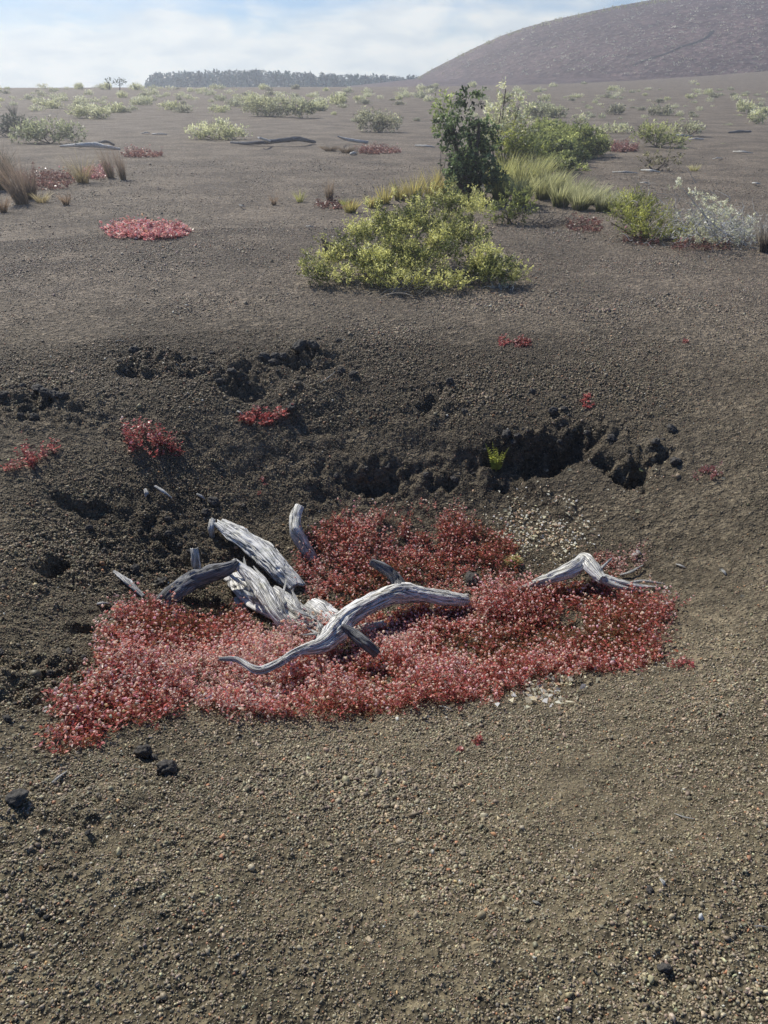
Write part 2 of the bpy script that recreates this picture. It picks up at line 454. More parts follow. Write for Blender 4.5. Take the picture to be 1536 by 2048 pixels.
LAVA_C = np.array([.068, .062, .054])
def lava_mesh(seed, sub=3):
    v, f = ICO[sub]
    s = seed * 7.7
    d = 1 + .34 * vnoise3(v[:, 0] * 1.6 + s, v[:, 1] * 1.6, v[:, 2] * 1.6, seed) + .22 * vnoise3(v[:, 0] * 4 + s, v[:, 1] * 4, v[:, 2] * 4, seed + 1) + .12 * vnoise3(v[:, 0] * 9 + s, v[:, 1] * 9, v[:, 2] * 9, seed + 2)
    V = v * d[:, None] * np.array([1, .8, .7])
    c = LAVA_C * (1 + .3 * vnoise3(v[:, 0] * 5, v[:, 1] * 5, v[:, 2] * 5, seed + 4))[:, None]
    me = mesh('lava_rock', V, f, M['lava'], col=c)
    COL.objects.unlink(me)
    return me
LAVA = [lava_mesh(k) for k in range(9)]
def lava(px, py, spx, label, group=None, sink=.42, cat='lava rock', flat=1.0):
    P = at(float(px), float(py)); _, _, d = proj(P)
    s = .8 * spx * d / F / 2
    o = LAVA[random.randrange(len(LAVA))].copy(); COL.objects.link(o)
    o.name = 'lava_rock'
    o.location = (P[0], P[1] + s * .4, float(h(P[0], P[1] + s * .4)) + s * (.55 - sink))
    o.rotation_euler = (random.uniform(-.6, .6), random.uniform(-.6, .6), random.uniform(0, 6.28)); o.scale = (s, s, s * flat)
    tag(o, label, cat, group)
def lava_field(pts, n, rx, ry, smin, smax, label, group):
    for k in range(n):
        cx, cy = pts[k % len(pts)]
        lava(cx + random.gauss(0, rx), cy + random.gauss(0, ry), smin + (smax - smin) * random.random() ** 2.2, label, group)
lava_field([(40, 790), (100, 800), (70, 830), (130, 790)], 20, 26, 16, 9, 34, 'dark crumbly lava clod in the rough patch at the left edge of the pit rim', 'lava clods at the left of the rim')
lava_field([(270, 715), (320, 735), (370, 728), (200, 745)], 12, 24, 10, 8, 26, 'black lava clod in the crumbly ledge left of centre on the far rim', 'lava clods on the left far rim')
lava_field([(440, 750), (490, 755), (545, 735), (610, 710), (660, 690), (690, 750)], 24, 20, 12, 8, 34, 'black lava clod in the broken ledge at the middle of the far rim', 'lava clods on the middle far rim')
lava_field([(850, 795), (890, 770), (930, 820)], 8, 14, 10, 9, 24, 'dark lava clod on the slope behind the red patch and above the hollow', 'lava clods right of centre')
lava_field([(1010, 890), (1070, 855), (1130, 830), (1190, 880), (1250, 900), (1310, 880), (1130, 800)], 22, 22, 10, 9, 30, 'dark lava clod along the shadowed overhang of the pit', 'lava clods along the overhang')
lava_field([(760, 930), (700, 960), (840, 950), (900, 960)], 10, 26, 10, 9, 24, 'dark lava clod under the low bank behind the red ground cover', 'lava clods under the low bank')
lava_field([(300, 1060), (360, 1090), (260, 1130), (330, 1150), (390, 1060), (200, 1080), (450, 1010)], 24, 30, 22, 8, 30, 'dark lava clod on the pit slope left of the driftwood', 'lava clods left of the driftwood')
lava_field([(60, 1330), (30, 1260), (90, 1200), (130, 1330), (40, 1420)], 16, 30, 30, 7, 22, 'dark cinder lump on the left flank of the pit', 'cinder lumps on the left flank')
for (px, py, s, t) in [(282, 1512, 46, 'black jagged lava rock left of the pair below the red mat'), (332, 1545, 52, 'largest black lava rock below the red mat with its twin at left'), (308, 1520, 22, 'small grey topped lava rock wedged between two black ones'),
                       (32, 1605, 56, 'black lava rock with a deep shadow at the lower left edge'), (175, 1668, 16, 'small dark lava rock on the lower left slope below the black pair'), (92, 1838, 15, 'lone black lava rock near the bottom left corner'),
                       (148, 1735, 14, 'dark lava rock beside a whitish chip on the lower left slope'), (582, 826, 34, 'dark lava rock at the right end of the small red patch'), (1352, 930, 30, 'rounded grey lava rock at the right end of the overhang'),
                       (1330, 1945, 34, 'dark lava rock half buried in gravel at the lower right'), (1300, 1785, 22, 'small dark rock beside a white chip on the right gravel'), (945, 1172, 44, 'black lava lump standing in the red mat behind the forked log'),
                       (1225, 1330, 26, 'dark lava rock at the right edge of the red mat'), (600, 705, 40, 'largest black lava rock on the far rim'), (345, 1532, 20, 'little black lava rock crowding the right side of the foreground pair')]:
    lava(px, py, s, t, sink=.25)

# ------------------------------------------------------------------ leaves, blades, tubes
def nrm(v): return v / np.maximum(np.linalg.norm(v, axis=-1, keepdims=True), 1e-9)
def leaves(P, D, L, W, C, fold=.25):
    n = len(P); D = nrm(D)
    side = nrm(np.cross(D, RNG.normal(size=(n, 3)))); up = np.cross(side, D)
    L = L[:, None]; W = W[:, None]
    m = P + D * L * .5 + up * (W * fold)
    V = np.stack([P, m + side * W * .5, P + D * L, m - side * W * .5], 1).reshape(-1, 3)
    Fq = np.arange(n * 4).reshape(-1, 4)
    c = np.repeat(C, 4, 0)
    return V, Fq, c

def blades(P, D, L, W, C, bend=.5, seg=4, tipc=None):
    n = len(P); D = nrm(D)
    hz = D.copy(); hz[:, 2] = 0; hz = nrm(hz + RNG.normal(0, .05, (n, 3)))
    side = nrm(np.cross(D, RNG.normal(size=(n, 3))))
    rows = []; cols = []
    for k in range(seg + 1):
        t = k / seg
        c = P + D * (L * t)[:, None] + (hz * bend - np.array([0, 0, .35 * bend])) * (L * t * t)[:, None]
        w = (W * (1 - t) ** .7 + W * .06)[:, None] * .5
        rows += [c - side * w, c + side * w]
        cc = C if tipc is None else C * (1 - t) + tipc * t
        cols += [cc, cc]
    V = np.stack(rows, 1); Cc = np.stack(cols, 1); m = V.shape[1]
    f = np.array([(2 * k, 2 * k + 1, 2 * k + 3, 2 * k + 2) for k in range(seg)])
    Fq = (f[None] + (np.arange(n) * m)[:, None, None]).reshape(-1, 4)
    return V.reshape(-1, 3), Fq, Cc.reshape(-1, 3)

def catmull(P, n):
    P = np.asarray(P, float); k = len(P)
    if k == 2: return P[0] + (P[1] - P[0]) * np.linspace(0, 1, n)[:, None]
    Q = np.vstack([2 * P[0] - P[1], P, 2 * P[-1] - P[-2]])
    out = []
    for s in np.linspace(0, k - 1 - 1e-9, n):
        i = int(s); t = s - i
        a, b, c, d = Q[i:i + 4]
        out.append(.5 * (2 * b + (c - a) * t + (2 * a - 5 * b + 4 * c - d) * t * t + (3 * b - a - 3 * c + d) * t ** 3))
    return np.array(out)

def tube(pts, rad, seg=10, n=None, flat=1.0, ridge=0.0, seed=0, jag=0.0, roll=0.0):
    n = n or max(4, 6 * len(pts))
    C = catmull(pts, n)
    rr = np.interp(np.linspace(0, 1, n), np.linspace(0, 1, len(rad)), rad)
    T = nrm(np.gradient(C, axis=0))
    up0 = np.array([0, 0, 1.]) if abs(T[:, 2]).mean() < .9 else np.array([0, 1., 0])
    side = nrm(np.cross(T, up0)); up = np.cross(side, T)
    ln = np.concatenate([[0], np.cumsum(np.linalg.norm(np.diff(C, axis=0), axis=1))])
    th = np.linspace(0, 2 * math.pi, seg, endpoint=False)
    TH, S = np.meshgrid(th, ln)
    tw = TH + S * .7
    ca, sa = np.cos(tw), np.sin(tw)
    k = 1.0
    if ridge:
        k = 1 + ridge * (1.0 * vnoise3(ca * 2.2, sa * 2.2, S * 4, seed) + .8 * vnoise3(ca * 5, sa * 5, S * 5, seed + 1) + .5 * vnoise3(ca * 9, sa * 9, S * 9, seed + 2)) + .6 * ridge * vnoise3(ca * 1.2, sa * 1.2, S * 22, seed + 3)
        if seg >= 16:
            q1 = vnoise3(ca * 3.1 + 5, sa * 3.1, S * 3.5, seed + 4); q2 = vnoise3(ca * 6.5 + 2, sa * 6.5, S * 5, seed + 5)
            k = k - 2.1 * ridge * np.exp(-(q1 / .07) ** 2) - 1.5 * ridge * np.exp(-(q2 / .08) ** 2)
            for q in range(3):
                kth, ks = (seed * 1.7 + q * 2.3) % 6.28, ln[-1] * (.2 + .3 * q)
                dd = (np.angle(np.exp(1j * (tw - kth))) * rr.mean()) ** 2 + (S - ks) ** 2
                k = k + .28 * np.exp(-dd / (.5 * rr.mean()) ** 2) - .45 * np.exp(-dd / (.2 * rr.mean()) ** 2)
    a = np.cos(TH + roll) * k; b = np.sin(TH + roll) * flat * k
    V = C[:, None, :] + (side[:, None, :] * a[..., None] + up[:, None, :] * b[..., None]) * rr[:, None, None]
    if jag:
        for e, sg in ((0, -1), (n - 1, 1)):
            for q in range(3):
                idx = e + (q if e == 0 else -q)
                if 0 <= idx < n:
                    V[idx] += T[e] * sg * (np.maximum(0, vnoise(np.cos(th) * 3 + seed, np.sin(th) * 3 + e, seed + 9)) * jag * (1 - q / 3))[:, None]
    i = np.arange(n - 1)[:, None]; j = np.arange(seg)[None]
    A = i * seg + j; B = i * seg + (j + 1) % seg
    Fq = np.stack([A, B, B + seg, A + seg], -1).reshape(-1, 4)
    V = V.reshape(-1, 3)
    V = np.vstack([V, C[0] + T[0] * rr[0] * .05, C[-1] - T[-1] * rr[-1] * .05])
    c0 = len(V) - 2; jj = np.arange(seg)
    Ft = np.vstack([np.stack([(jj + 1) % seg, jj, np.full(seg, c0)], -1), np.stack([(n - 1) * seg + jj, (n - 1) * seg + (jj + 1) % seg, np.full(seg, c0 + 1)], -1)])
    G = np.stack([np.cos(tw), np.sin(tw), S * 1.0], -1).reshape(-1, 3)
    G = np.vstack([G, [[.1, 0, ln[0] - .2]], [[.1, 0, ln[-1] + .2]]]) + seed * 3.1
    return V, [Fq, Ft], G

def joinm(parts):
    """parts: list of (V, F or [F..], extra); returns merged V, [quads, tris], extra"""
    Vs, Q, T, E = [], [], [], []; off = 0
    for V, Fl, ex in parts:
        for f in (Fl if isinstance(Fl, list) else [Fl]):
            (Q if f.shape[1] == 4 else T).append(f + off)
        Vs.append(V); E.append(ex); off += len(V)
    Fo = []
    if Q: Fo.append(np.vstack(Q))
    if T: Fo.append(np.vstack(T))
    return np.vstack(Vs), Fo, np.vstack(E)

def twigs(P, D, L, r, C, wander=.35, seg=5):
    """thin three sided crooked sticks"""
    n = len(P); D = nrm(D); pos = P.copy(); d = D.copy()
    rows = []
    for k in range(seg + 1):
        t = k / seg
        s = nrm(np.cross(d, np.array([.3, .5, .8]))); u = np.cross(d, s)
        w = (r * (1 - .8 * t))[:, None]
        for q in range(3):
            rows.append(pos + (s * math.cos(q * 2.094) + u * math.sin(q * 2.094)) * w)
        d = nrm(d + RNG.normal(0, wander, (n, 3))); pos = pos + d * (L / seg)[:, None]
    V = np.stack(rows, 1); m = V.shape[1]
    f = np.array([(3 * k + q, 3 * k + (q + 1) % 3, 3 * k + 3 + (q + 1) % 3, 3 * k + 3 + q) for k in range(seg) for q in range(3)])
    Fq = (f[None] + (np.arange(n) * m)[:, None, None]).reshape(-1, 4)
    return V.reshape(-1, 3), Fq, np.repeat(C, m, 0)

# ------------------------------------------------------------------ driftwood
def wpts(spec):
    return [at(float(a), float(b), c) for a, b, c in spec]
def rpx(px, py, w):   # half width in metres of something w pixels wide there
    P = at(float(px), float(py)); return w * proj(P)[2] / F / 2
def log_part(name, spec, widths, mat, parent, loc, slim=.88, flat=1.0, ridge=.12, seed=1, seg=26, jag=.0, roll=0.):
    P = wpts(spec)
    rad = [w * slim * proj(p)[2] / F / 2 for w, p in zip(widths, P)]
    ln = sum(np.linalg.norm(P[i + 1] - P[i]) for i in range(len(P) - 1))
    V, Fl, G = tube(P, rad, seg, max(10, int(ln / .0045)), flat, ridge, seed, jag, roll)
    o = mesh(name, V, Fl, M[mat], parent, vec=G, smooth=True, loc=loc)
    return o
def wood(name, label, cat, parts, group=None):
    base = at(float(parts[0]['spec'][0][0]), float(parts[0]['spec'][0][1]))
    if len(parts) == 1:
        p = dict(parts[0]); p.pop('part', None)
        o = log_part(name, p.pop('spec'), p.pop('widths'), p.pop('mat'), None, base, **p)
        return tag(o, label, cat, group)
    r = thing(name, label, cat, base, group)
    for p in parts:
        p = dict(p)
        log_part(p.pop('part'), p.pop('spec'), p.pop('widths'), p.pop('mat'), r, base, **p)
    return r

wood('driftwood_log', 'long twisting silver grey forked log lying across the red ground cover', 'driftwood', [
    dict(part='trunk', spec=[(438, 1318, .13), (475, 1320, .135), (515, 1341, .12), (550, 1330, .125), (595, 1304, .125), (640, 1290, .12), (668, 1268, .12), (690, 1240, .13), (730, 1213, .14), (775, 1192, .14), (805, 1187, .13), (850, 1190, .11), (895, 1197, .08), (935, 1200, .05)],
         widths=[9, 13, 18, 19, 20, 36, 52, 46, 42, 42, 46, 33, 34, 24], mat='wood', ridge=.13, seed=3, seg=64, jag=.008),
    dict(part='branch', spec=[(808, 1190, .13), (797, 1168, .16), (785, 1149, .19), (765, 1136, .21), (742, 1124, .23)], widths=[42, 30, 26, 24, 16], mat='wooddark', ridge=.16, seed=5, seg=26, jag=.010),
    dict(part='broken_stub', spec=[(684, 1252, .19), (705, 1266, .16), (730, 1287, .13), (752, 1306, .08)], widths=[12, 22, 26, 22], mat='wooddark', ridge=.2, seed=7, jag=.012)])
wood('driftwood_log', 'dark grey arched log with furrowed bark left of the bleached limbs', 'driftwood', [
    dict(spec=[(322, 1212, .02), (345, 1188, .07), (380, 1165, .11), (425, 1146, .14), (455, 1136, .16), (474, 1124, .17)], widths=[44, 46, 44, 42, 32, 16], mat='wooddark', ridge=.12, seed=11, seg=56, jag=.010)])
wood('driftwood_slab', 'broad bleached slab of split trunk, topmost and widest of the driftwood heap', 'driftwood', [
    dict(spec=[(440, 1046, .06), (470, 1066, .08), (515, 1095, .09), (550, 1128, .08), (592, 1172, .02)], widths=[30, 46, 54, 54, 46], mat='woody', flat=.42, ridge=.16, seed=13, seg=64, jag=.05)])
wood('driftwood_limb', 'smooth bleached limb running down from the tip of the dark arched log', 'driftwood', [
    dict(spec=[(468, 1122, .16), (500, 1150, .15), (530, 1186, .12), (552, 1222, .09), (582, 1262, .02)], widths=[18, 32, 40, 38, 38], mat='woody', flat=.7, ridge=.12, seed=17, seg=56, jag=.012)])
wood('driftwood_slab', 'grey shaded slab lying under the bleached limb', 'driftwood', [
    dict(spec=[(470, 1150, .03), (500, 1185, .05), (540, 1215, .04), (620, 1255, .03)], widths=[44, 64, 56, 40], mat='wood', flat=.3, ridge=.2, seed=19, seg=34, jag=.022)])
wood('driftwood_plank', 'splintered pale plank low in the heap between two limbs', 'driftwood', [
    dict(spec=[(545, 1178, .07), (585, 1212, .06), (622, 1258, .02)], widths=[26, 44, 30], mat='woody', flat=.35, ridge=.25, seed=23, jag=.022)])
wood('driftwood_stub', 'pale curved stub standing upright behind the driftwood heap', 'driftwood', [
    dict(spec=[(598, 1016, .10), (590, 1036, .10), (592, 1062, .09), (606, 1088, .06), (626, 1118, .0)], widths=[24, 27, 30, 30, 26], mat='woody', ridge=.14, seed=29, seg=28, jag=.012)])
wood('driftwood_chunk', 'short grooved chunk of pale wood touching the upper side of the forked log', 'driftwood', [
    dict(spec=[(622, 1208, .06), (650, 1226, .07), (684, 1256, .04)], widths=[38, 52, 44], mat='woody', flat=.6, ridge=.18, seed=31, jag=.012)])
wood('driftwood_plank', 'flat pale plank showing right behind the middle of the forked log', 'driftwood', [
    dict(spec=[(700, 1262, .03), (735, 1254, .04), (768, 1246, .03)], widths=[22, 26, 20], mat='woody', flat=.4, ridge=.2, seed=37, jag=.022)])
wood('wood_splinter', 'yellowish flat splinter at the left end of the dark arched log', 'wood piece', [
    dict(spec=[(228, 1143, .02), (255, 1163, .03), (286, 1192, .01)], widths=[7, 18, 9], mat='woody', flat=.35, ridge=.3, seed=41, jag=.012)])
wood('wood_chunk', 'small upright pale wood chunk between lava clods above the arched log', 'wood piece', [
    dict(spec=[(388, 1098, .09), (390, 1115, .06), (394, 1140, .0)], widths=[14, 17, 20], mat='woody', ridge=.25, seed=43, jag=.012)])
wood('wood_chunk', 'small pale wood chunk to the left of the top of the wide slab', 'wood piece', [
    dict(spec=[(424, 1040, .05), (422, 1056, .04), (425, 1074, .0)], widths=[12, 15, 12], mat='woody', ridge=.22, seed=47, jag=.010)])
wood('wood_chip', 'small bleached chip under the middle of the arched log', 'wood piece', [
    dict(spec=[(470, 1196, .03), (480, 1206, .03), (492, 1222, .0)], widths=[10, 17, 12], mat='woody', flat=.5, ridge=.2, seed=53, jag=.010)])
wood('wood_chip', 'pale chip standing in red plants below the left end of the arched log', 'wood piece', [
    dict(spec=[(348, 1222, .06), (350, 1234, .04), (349, 1248, .01)], widths=[8, 11, 9], mat='woody', flat=.6, ridge=.2, seed=59)])
wood('root_wood', 'silvery arched root with spreading tines at the right end of the red mat', 'driftwood', [
    dict(part='root_stem', spec=[(1038, 1182, .03), (1075, 1166, .08), (1120, 1150, .11), (1150, 1136, .12), (1168, 1122, .12), (1186, 1138, .12), (1206, 1160, .10)], widths=[14, 21, 30, 36, 36, 36, 24], mat='woody', ridge=.14, seed=61, seg=34, jag=.008),
    dict(part='root_tine', spec=[(1200, 1156, .10), (1235, 1164, .07), (1275, 1172, .04), (1315, 1174, .02)], widths=[24, 16, 11, 4], mat='woody', ridge=.15, seed=67, seg=16),
    dict(part='root_tine', spec=[(1206, 1160, .09), (1240, 1174, .06), (1270, 1180, .03), (1300, 1186, .01)], widths=[18, 11, 8, 3], mat='woody', ridge=.15, seed=71, seg=14),
    dict(part='root_tine', spec=[(1255, 1168, .05), (1285, 1162, .05), (1330, 1168, .02)], widths=[9, 7, 3], mat='woody', ridge=.15, seed=73, seg=12),
    dict(part='root_tine', spec=[(1195, 1146, .11), (1206, 1133, .12), (1224, 1116, .13)], widths=[9, 8, 4], mat='woody', ridge=.15, seed=79, seg=12)])
for k, (pts, w, lab) in enumerate([
    ([(1240, 1150, .02), (1262, 1143, .03), (1286, 1130, .02)], 7, 'thin pale twig right of the arched root, lying above its tines'),
    ([(1266, 1112, .02), (1276, 1104, .03), (1282, 1108, .01)], 12, 'forked bleached twig scrap beyond the root tines'),
    ([(310, 972, .02), (326, 982, .03), (344, 996, .01)], 8, 'slender grey wood sliver on the slope above the driftwood heap'),
    ([(290, 978, .01), (292, 986, .02), (290, 994, .01)], 10, 'stubby pale wood scrap beside the slender grey sliver'),
    ([(394, 988, .01), (402, 992, .02), (410, 998, .01)], 8, 'tiny whitish wood scrap on the slope above the wide slab'),
    ([(640, 765, .0), (655, 756, .05), (671, 743, .08)], 3, 'thin straw coloured stalk leaning on the far rim'),
    ([(104, 1566, .005), (118, 1554, .015), (134, 1542, .005)], 8, 'flaky grey wood sliver below the left tail of the red mat'),
    ([(1066, 1802, .004), (1074, 1805, .008), (1083, 1810, .004)], 7, 'short white wood chip on the bare gravel at the right'),
    ([(1350, 1627, .004), (1370, 1634, .01), (1390, 1638, .004)], 4, 'thin pale curved twig on the bare gravel at the right'),
    ([(1508, 1852, .004), (1522, 1852, .008), (1540, 1856, .004)], 4, 'pale twig cut by the right edge of the picture'),
    ([(1322, 1758, .004), (1327, 1764, .012), (1329, 1772, .004)], 8, 'white bone like chip on the lower right gravel'),
    ([(1444, 1140, .004), (1449, 1144, .012), (1452, 1150, .004)], 8, 'whitish chip right of the pit on open cinder'),
    ([(230, 683, .004), (238, 681, .01), (250, 683, .004)], 4, 'white twig on the smooth cinder beyond the left far rim'),
    ([(475, 822, .01), (480, 825, .015), (487, 832, .005)], 6, 'tan wood scrap at the left end of the small red patch'),
    ([(878, 1412, .01), (890, 1414, .015), (905, 1420, .005)], 4, 'pale curled stalk below the front edge of the red mat'),
    ([(1352, 1128, .01), (1362, 1131, .015), (1372, 1136, .004)], 5, 'pale splinter on bare cinder right of the root'),
    ([(194, 1208, .01), (206, 1206, .02), (222, 1208, .01)], 10, 'whitish wood crumb left of the red mat below the yellowish splinter'),
]):
    wood('twig', lab, 'twig', [dict(spec=pts, widths=[w * .7, w, w * .4], mat='woody', ridge=.25, seed=101 + k, seg=10, flat=.7)])

for k in range(22):
    px = random.uniform(470, 645); py = 1150 + (px - 478) * .62 + random.uniform(-26, 34); L = random.uniform(24, 66); a = random.gauss(.75, .4)
    lf = random.uniform(.06, .17)
    wood('wood_splinter', 'bleached splinter of broken wood in the driftwood heap', 'wood piece', [dict(spec=[(px - L * .5 * math.cos(a), py - L * .5 * math.sin(a), lf + .01), (px, py, lf + .012), (px + L * .5 * math.cos(a), py + L * .5 * math.sin(a), lf - .02)],
         widths=[3, random.uniform(6, 15), 4], mat=random.choice(['woody', 'woody', 'wood']), flat=.4, ridge=.3, seed=300 + k, seg=14, jag=.02)], 'loose splinters in the driftwood heap')

# ------------------------------------------------------------------ red ground cover
def inpoly(px, py, poly):
    poly = np.asarray(poly, float); x0, y0 = poly[:, 0], poly[:, 1]; x1, y1 = np.roll(x0, -1), np.roll(y0, -1)
    ins = np.zeros(len(px), bool)
    for a, b, c, d in zip(x0, y0, x1, y1):
        cr = ((b > py) != (d > py)) & (px < (c - a) * (py - b) / ((d - b) if d != b else 1e-9) + a)
        ins ^= cr
    return ins
RED = np.array([[.72, .42, .38], [.68, .29, .27], [.64, .17, .16], [.56, .115, .11], [.44, .10, .075], [.32, .12, .065], [.25, .075, .05], [.18, .085, .04]]) * np.array([1.0, 1.28, 1.28])
def knot_points(polys, den, holes=(), edge=.05, thin=.0, seed=0):
    C = np.vstack([at(np.array([p[0] for p in q], float), np.array([p[1] for p in q], float)) for q in polys])
    lo = C[:, :2].min(0) - .08; hi = C[:, :2].max(0) + .08
    n = int(den * (hi[0] - lo[0]) * (hi[1] - lo[1]))
    x = RNG.uniform(lo[0], hi[0], n); y = RNG.uniform(lo[1], hi[1], n)
    jx = x + edge * fbm(x * 9, y * 9, 3, 90 + seed) + RNG.normal(0, edge * .45, n); jy = y + edge * fbm(x * 9 + 50, y * 9, 3, 95 + seed) + RNG.normal(0, edge * .45, n)
    px, py, _ = proj(np.stack([jx, jy, h(jx, jy)], -1))
    keep = np.zeros(n, bool)
    for q in polys: keep |= inpoly(px, py, q)
    for (hx, hy, hr) in holes: keep &= (px - hx) ** 2 + ((py - hy) * 1.3) ** 2 > hr * hr
    keep &= fbm(x * 7, y * 7, 3, 130 + seed) > -.42 + thin
    if thin >= 0: keep &= fbm(x * 17, y * 17, 2, 230 + seed) > -.52
    return x[keep], y[keep]
def knotweed(x, y, scale, nl, headp, tone=1.0, palette=None, hmax=.075, shift=0.):
    n = len(x); z = h(x, y)
    cl = fbm(x * 5, y * 5, 3, 141)
    hgt = np.clip(hmax * (.6 + 1.1 * cl) * RNG.uniform(.4, 1.2, n), .01, .2) * scale
    tx = RNG.normal(0, .35, (n, 2))
    Pb = np.stack([x, y, z - .003], -1); top = Pb + np.stack([tx[:, 0] * hgt, tx[:, 1] * hgt, hgt], -1)
    i = np.repeat(np.arange(n), nl); t = RNG.uniform(.15, 1.0, len(i))
    P = Pb[i] * (1 - t[:, None]) + top[i] * t[:, None]
    a = RNG.uniform(0, 6.283, len(i)); D = np.stack([np.cos(a), np.sin(a), RNG.uniform(-.1, .9, len(i))], -1)
    L = RNG.uniform(.010, .021, len(i)) * scale; W = L * RNG.uniform(.32, .5, len(i))
    pal = RED if palette is None else palette
    zone = fbm(x * 2.2 + 9, y * 2.2, 3, 151)
    pk = np.clip(((RNG.random(len(i)) * .85 + .75 * zone[i] + .06 + shift) * len(pal)).astype(int), 0, len(pal) - 1) if palette is None else RNG.integers(0, len(pal), len(i))
    C = pal[pk] * np.exp(RNG.normal(0, .28, (len(i), 1))) * tone
    lv = leaves(P, D, L, W, np.clip(C, .01, .8))
    st = twigs(Pb, top - Pb + 1e-5, np.linalg.norm(top - Pb, axis=1), np.full(n, .0011 * scale), np.tile(np.array([.28, .07, .05]), (n, 1)), .12, 2)
    hs = np.where(RNG.random(n) < headp * np.clip(1.05 - 1.3 * zone, .25, 1.6))[0]
    out = [lv, st]
    if len(hs):
        Ph = top[hs] + np.stack([RNG.normal(0, .006, len(hs)), RNG.normal(0, .006, len(hs)), RNG.uniform(.006, .026, len(hs))], -1) * scale
        c = np.array([.85, .63, .58]) * RNG.uniform(.7, 1.08, (len(hs), 1)) * (1 + RNG.normal(0, .07, (len(hs), 3)))
        out.append(blobs(Ph, RNG.uniform(.0038, .0072, len(hs)) * scale, np.clip(c, 0, .85), SH1, (.8, 1)))
    return out
MAT_NEAR = [(124, 1498), (108, 1404), (180, 1372), (212, 1300), (203, 1265), (258, 1225), (325, 1218), (365, 1235), (410, 1250), (470, 1222), (560, 1262), (640, 1290), (720, 1232), (800, 1222), (930, 1205), (1000, 1198), (1060, 1180), (1150, 1165), (1230, 1190), (1315, 1215), (1345, 1214), (1312, 1280), (1318, 1312), (1240, 1345), (1100, 1352), (1000, 1400), (860, 1418), (700, 1436), (560, 1432), (400, 1428), (280, 1442), (180, 1492)]
MAT_FAR = [(622, 1078), (690, 1038), (780, 1042), (900, 1045), (985, 1068), (1045, 1105), (1000, 1170), (1010, 1205), (900, 1195), (820, 1170), (700, 1232), (620, 1195), (585, 1150), (640, 1130)]
MAT_RIGHT = [(1170, 1115), (1240, 1095), (1290, 1110), (1270, 1150), (1220, 1160), (1190, 1150)]
x, y = knot_points([MAT_NEAR], 4600, [(1150, 1242, 36), (945, 1165, 34), (420, 1215, 34), (690, 1300, 18), (760, 1305, 16), (520, 1240, 26)], .058, -.12)
x2, y2 = knot_points([MAT_FAR], 4200, [(945, 1162, 32), (600, 1120, 26), (1030, 1122, 20)], .075, .0)
parts = knotweed(x, y, 1.0, 10, .42, hmax=.12, shift=.02); parts2 = knotweed(x2, y2, .95, 9, .26, 1.0, hmax=.11, shift=.08)
x3, y3 = knot_points([MAT_RIGHT], 3000, (), .04, .05); parts3 = knotweed(x3, y3, .8, 8, .08, .9)
for nm, k, mt in (('red_ground_cover', 0, 'red'), ('red_stems', 1, 'stem'), ('pink_flowers', 2, 'bloom')):
    V, Fl, C = joinm([p[k] for p in (parts, parts2, parts3)])
    tag(mesh(nm, V, Fl, M[mt], col=C), kind='stuff', label={0: 'mat of red leafed creeping plants filling the pit', 1: 'thin red stems of the creeping plants in the pit', 2: 'tiny pale pink flower heads over the red mat'}[k])

PALR = np.array([[.50, .15, .15], [.40, .10, .10], [.54, .28, .26], [.28, .09, .08]])
PALF = np.array([[.38, .20, .18], [.30, .14, .13], [.42, .28, .25], [.22, .11, .10]])
PINK = np.array([[.68, .36, .36], [.60, .24, .26], [.74, .50, .48], [.48, .17, .18]])
def ell(cx, cy, rx, ry, n=14): return [(cx + rx * math.cos(k * 6.283 / n), cy + ry * math.sin(k * 6.283 / n)) for k in range(n)]
def red_patch(poly, den, scale, label, pal=PALR, nl=10, headp=.06, thin=0., hmax=.06, tone=1.):
    x, y = knot_points([poly], den * 1.7, (), .018 * scale, thin, random.randrange(40))
    if len(x) < 3: return
    base = (x.mean(), y.mean(), float(h(x.mean(), y.mean())))
    r = thing('red_creeping_plant', label, 'plant', base, None)
    p = knotweed(x, y, scale, nl, headp, tone, pal, hmax)
    mesh('leaves', p[0][0], p[0][1], M['red'], r, col=p[0][2], loc=base)
    mesh('stem_tangle', p[1][0], p[1][1], M['stem'], r, col=p[1][2], loc=base)
    if len(p) > 2: mesh('blossom', p[2][0], p[2][1], M['bloom'], r, col=p[2][2], loc=base)
red_patch([(208, 460), (250, 446), (330, 452), (380, 462), (362, 476), (300, 482), (225, 476)], 330, 2.6, 'bright pink red mat of plants alone on the open cinder at left', PINK, 18, .35, -.3, .035)
red_patch(ell(530, 836, 48, 17), 1500, 1.3, 'small red creeping plant on the pit slope left of the dark rock', hmax=.05)
red_patch([(245, 880), (290, 862), (345, 880), (362, 912), (310, 915), (255, 900)], 1300, 1.4, 'tall tufted red plant with spiky tips on the left pit slope', hmax=.10)
red_patch([(10, 945), (30, 915), (70, 905), (120, 893), (120, 902), (80, 925), (80, 940)], 1500, 1.1, 'straggling red plant at the left edge of the pit', thin=.1)
red_patch(ell(521, 972, 10, 16), 1500, 1.0, 'small upright red sprig on the slope behind the heap of driftwood', hmax=.06)
red_patch(ell(945, 1491, 44, 9), 2600, .8, 'thin red strip of plants below the front edge of the big mat', thin=.05)
red_patch(ell(1410, 950, 32, 14), 1100, .9, 'dull pink creeping plant on the right slope beyond the overhang', PINK * .6, thin=.1)
red_patch(ell(1172, 806, 9, 14), 2600, 1.0, 'small red sprig above the overhang of the pit', hmax=.05)
red_patch(ell(1006, 685, 10, 8), 2400, 1.1, 'tiny bright red plant, left one of the pair on the smooth cinder')
red_patch(ell(1047, 688, 15, 9), 2400, 1.1, 'tiny dark red plant, right one of the pair on the smooth cinder', tone=.7)
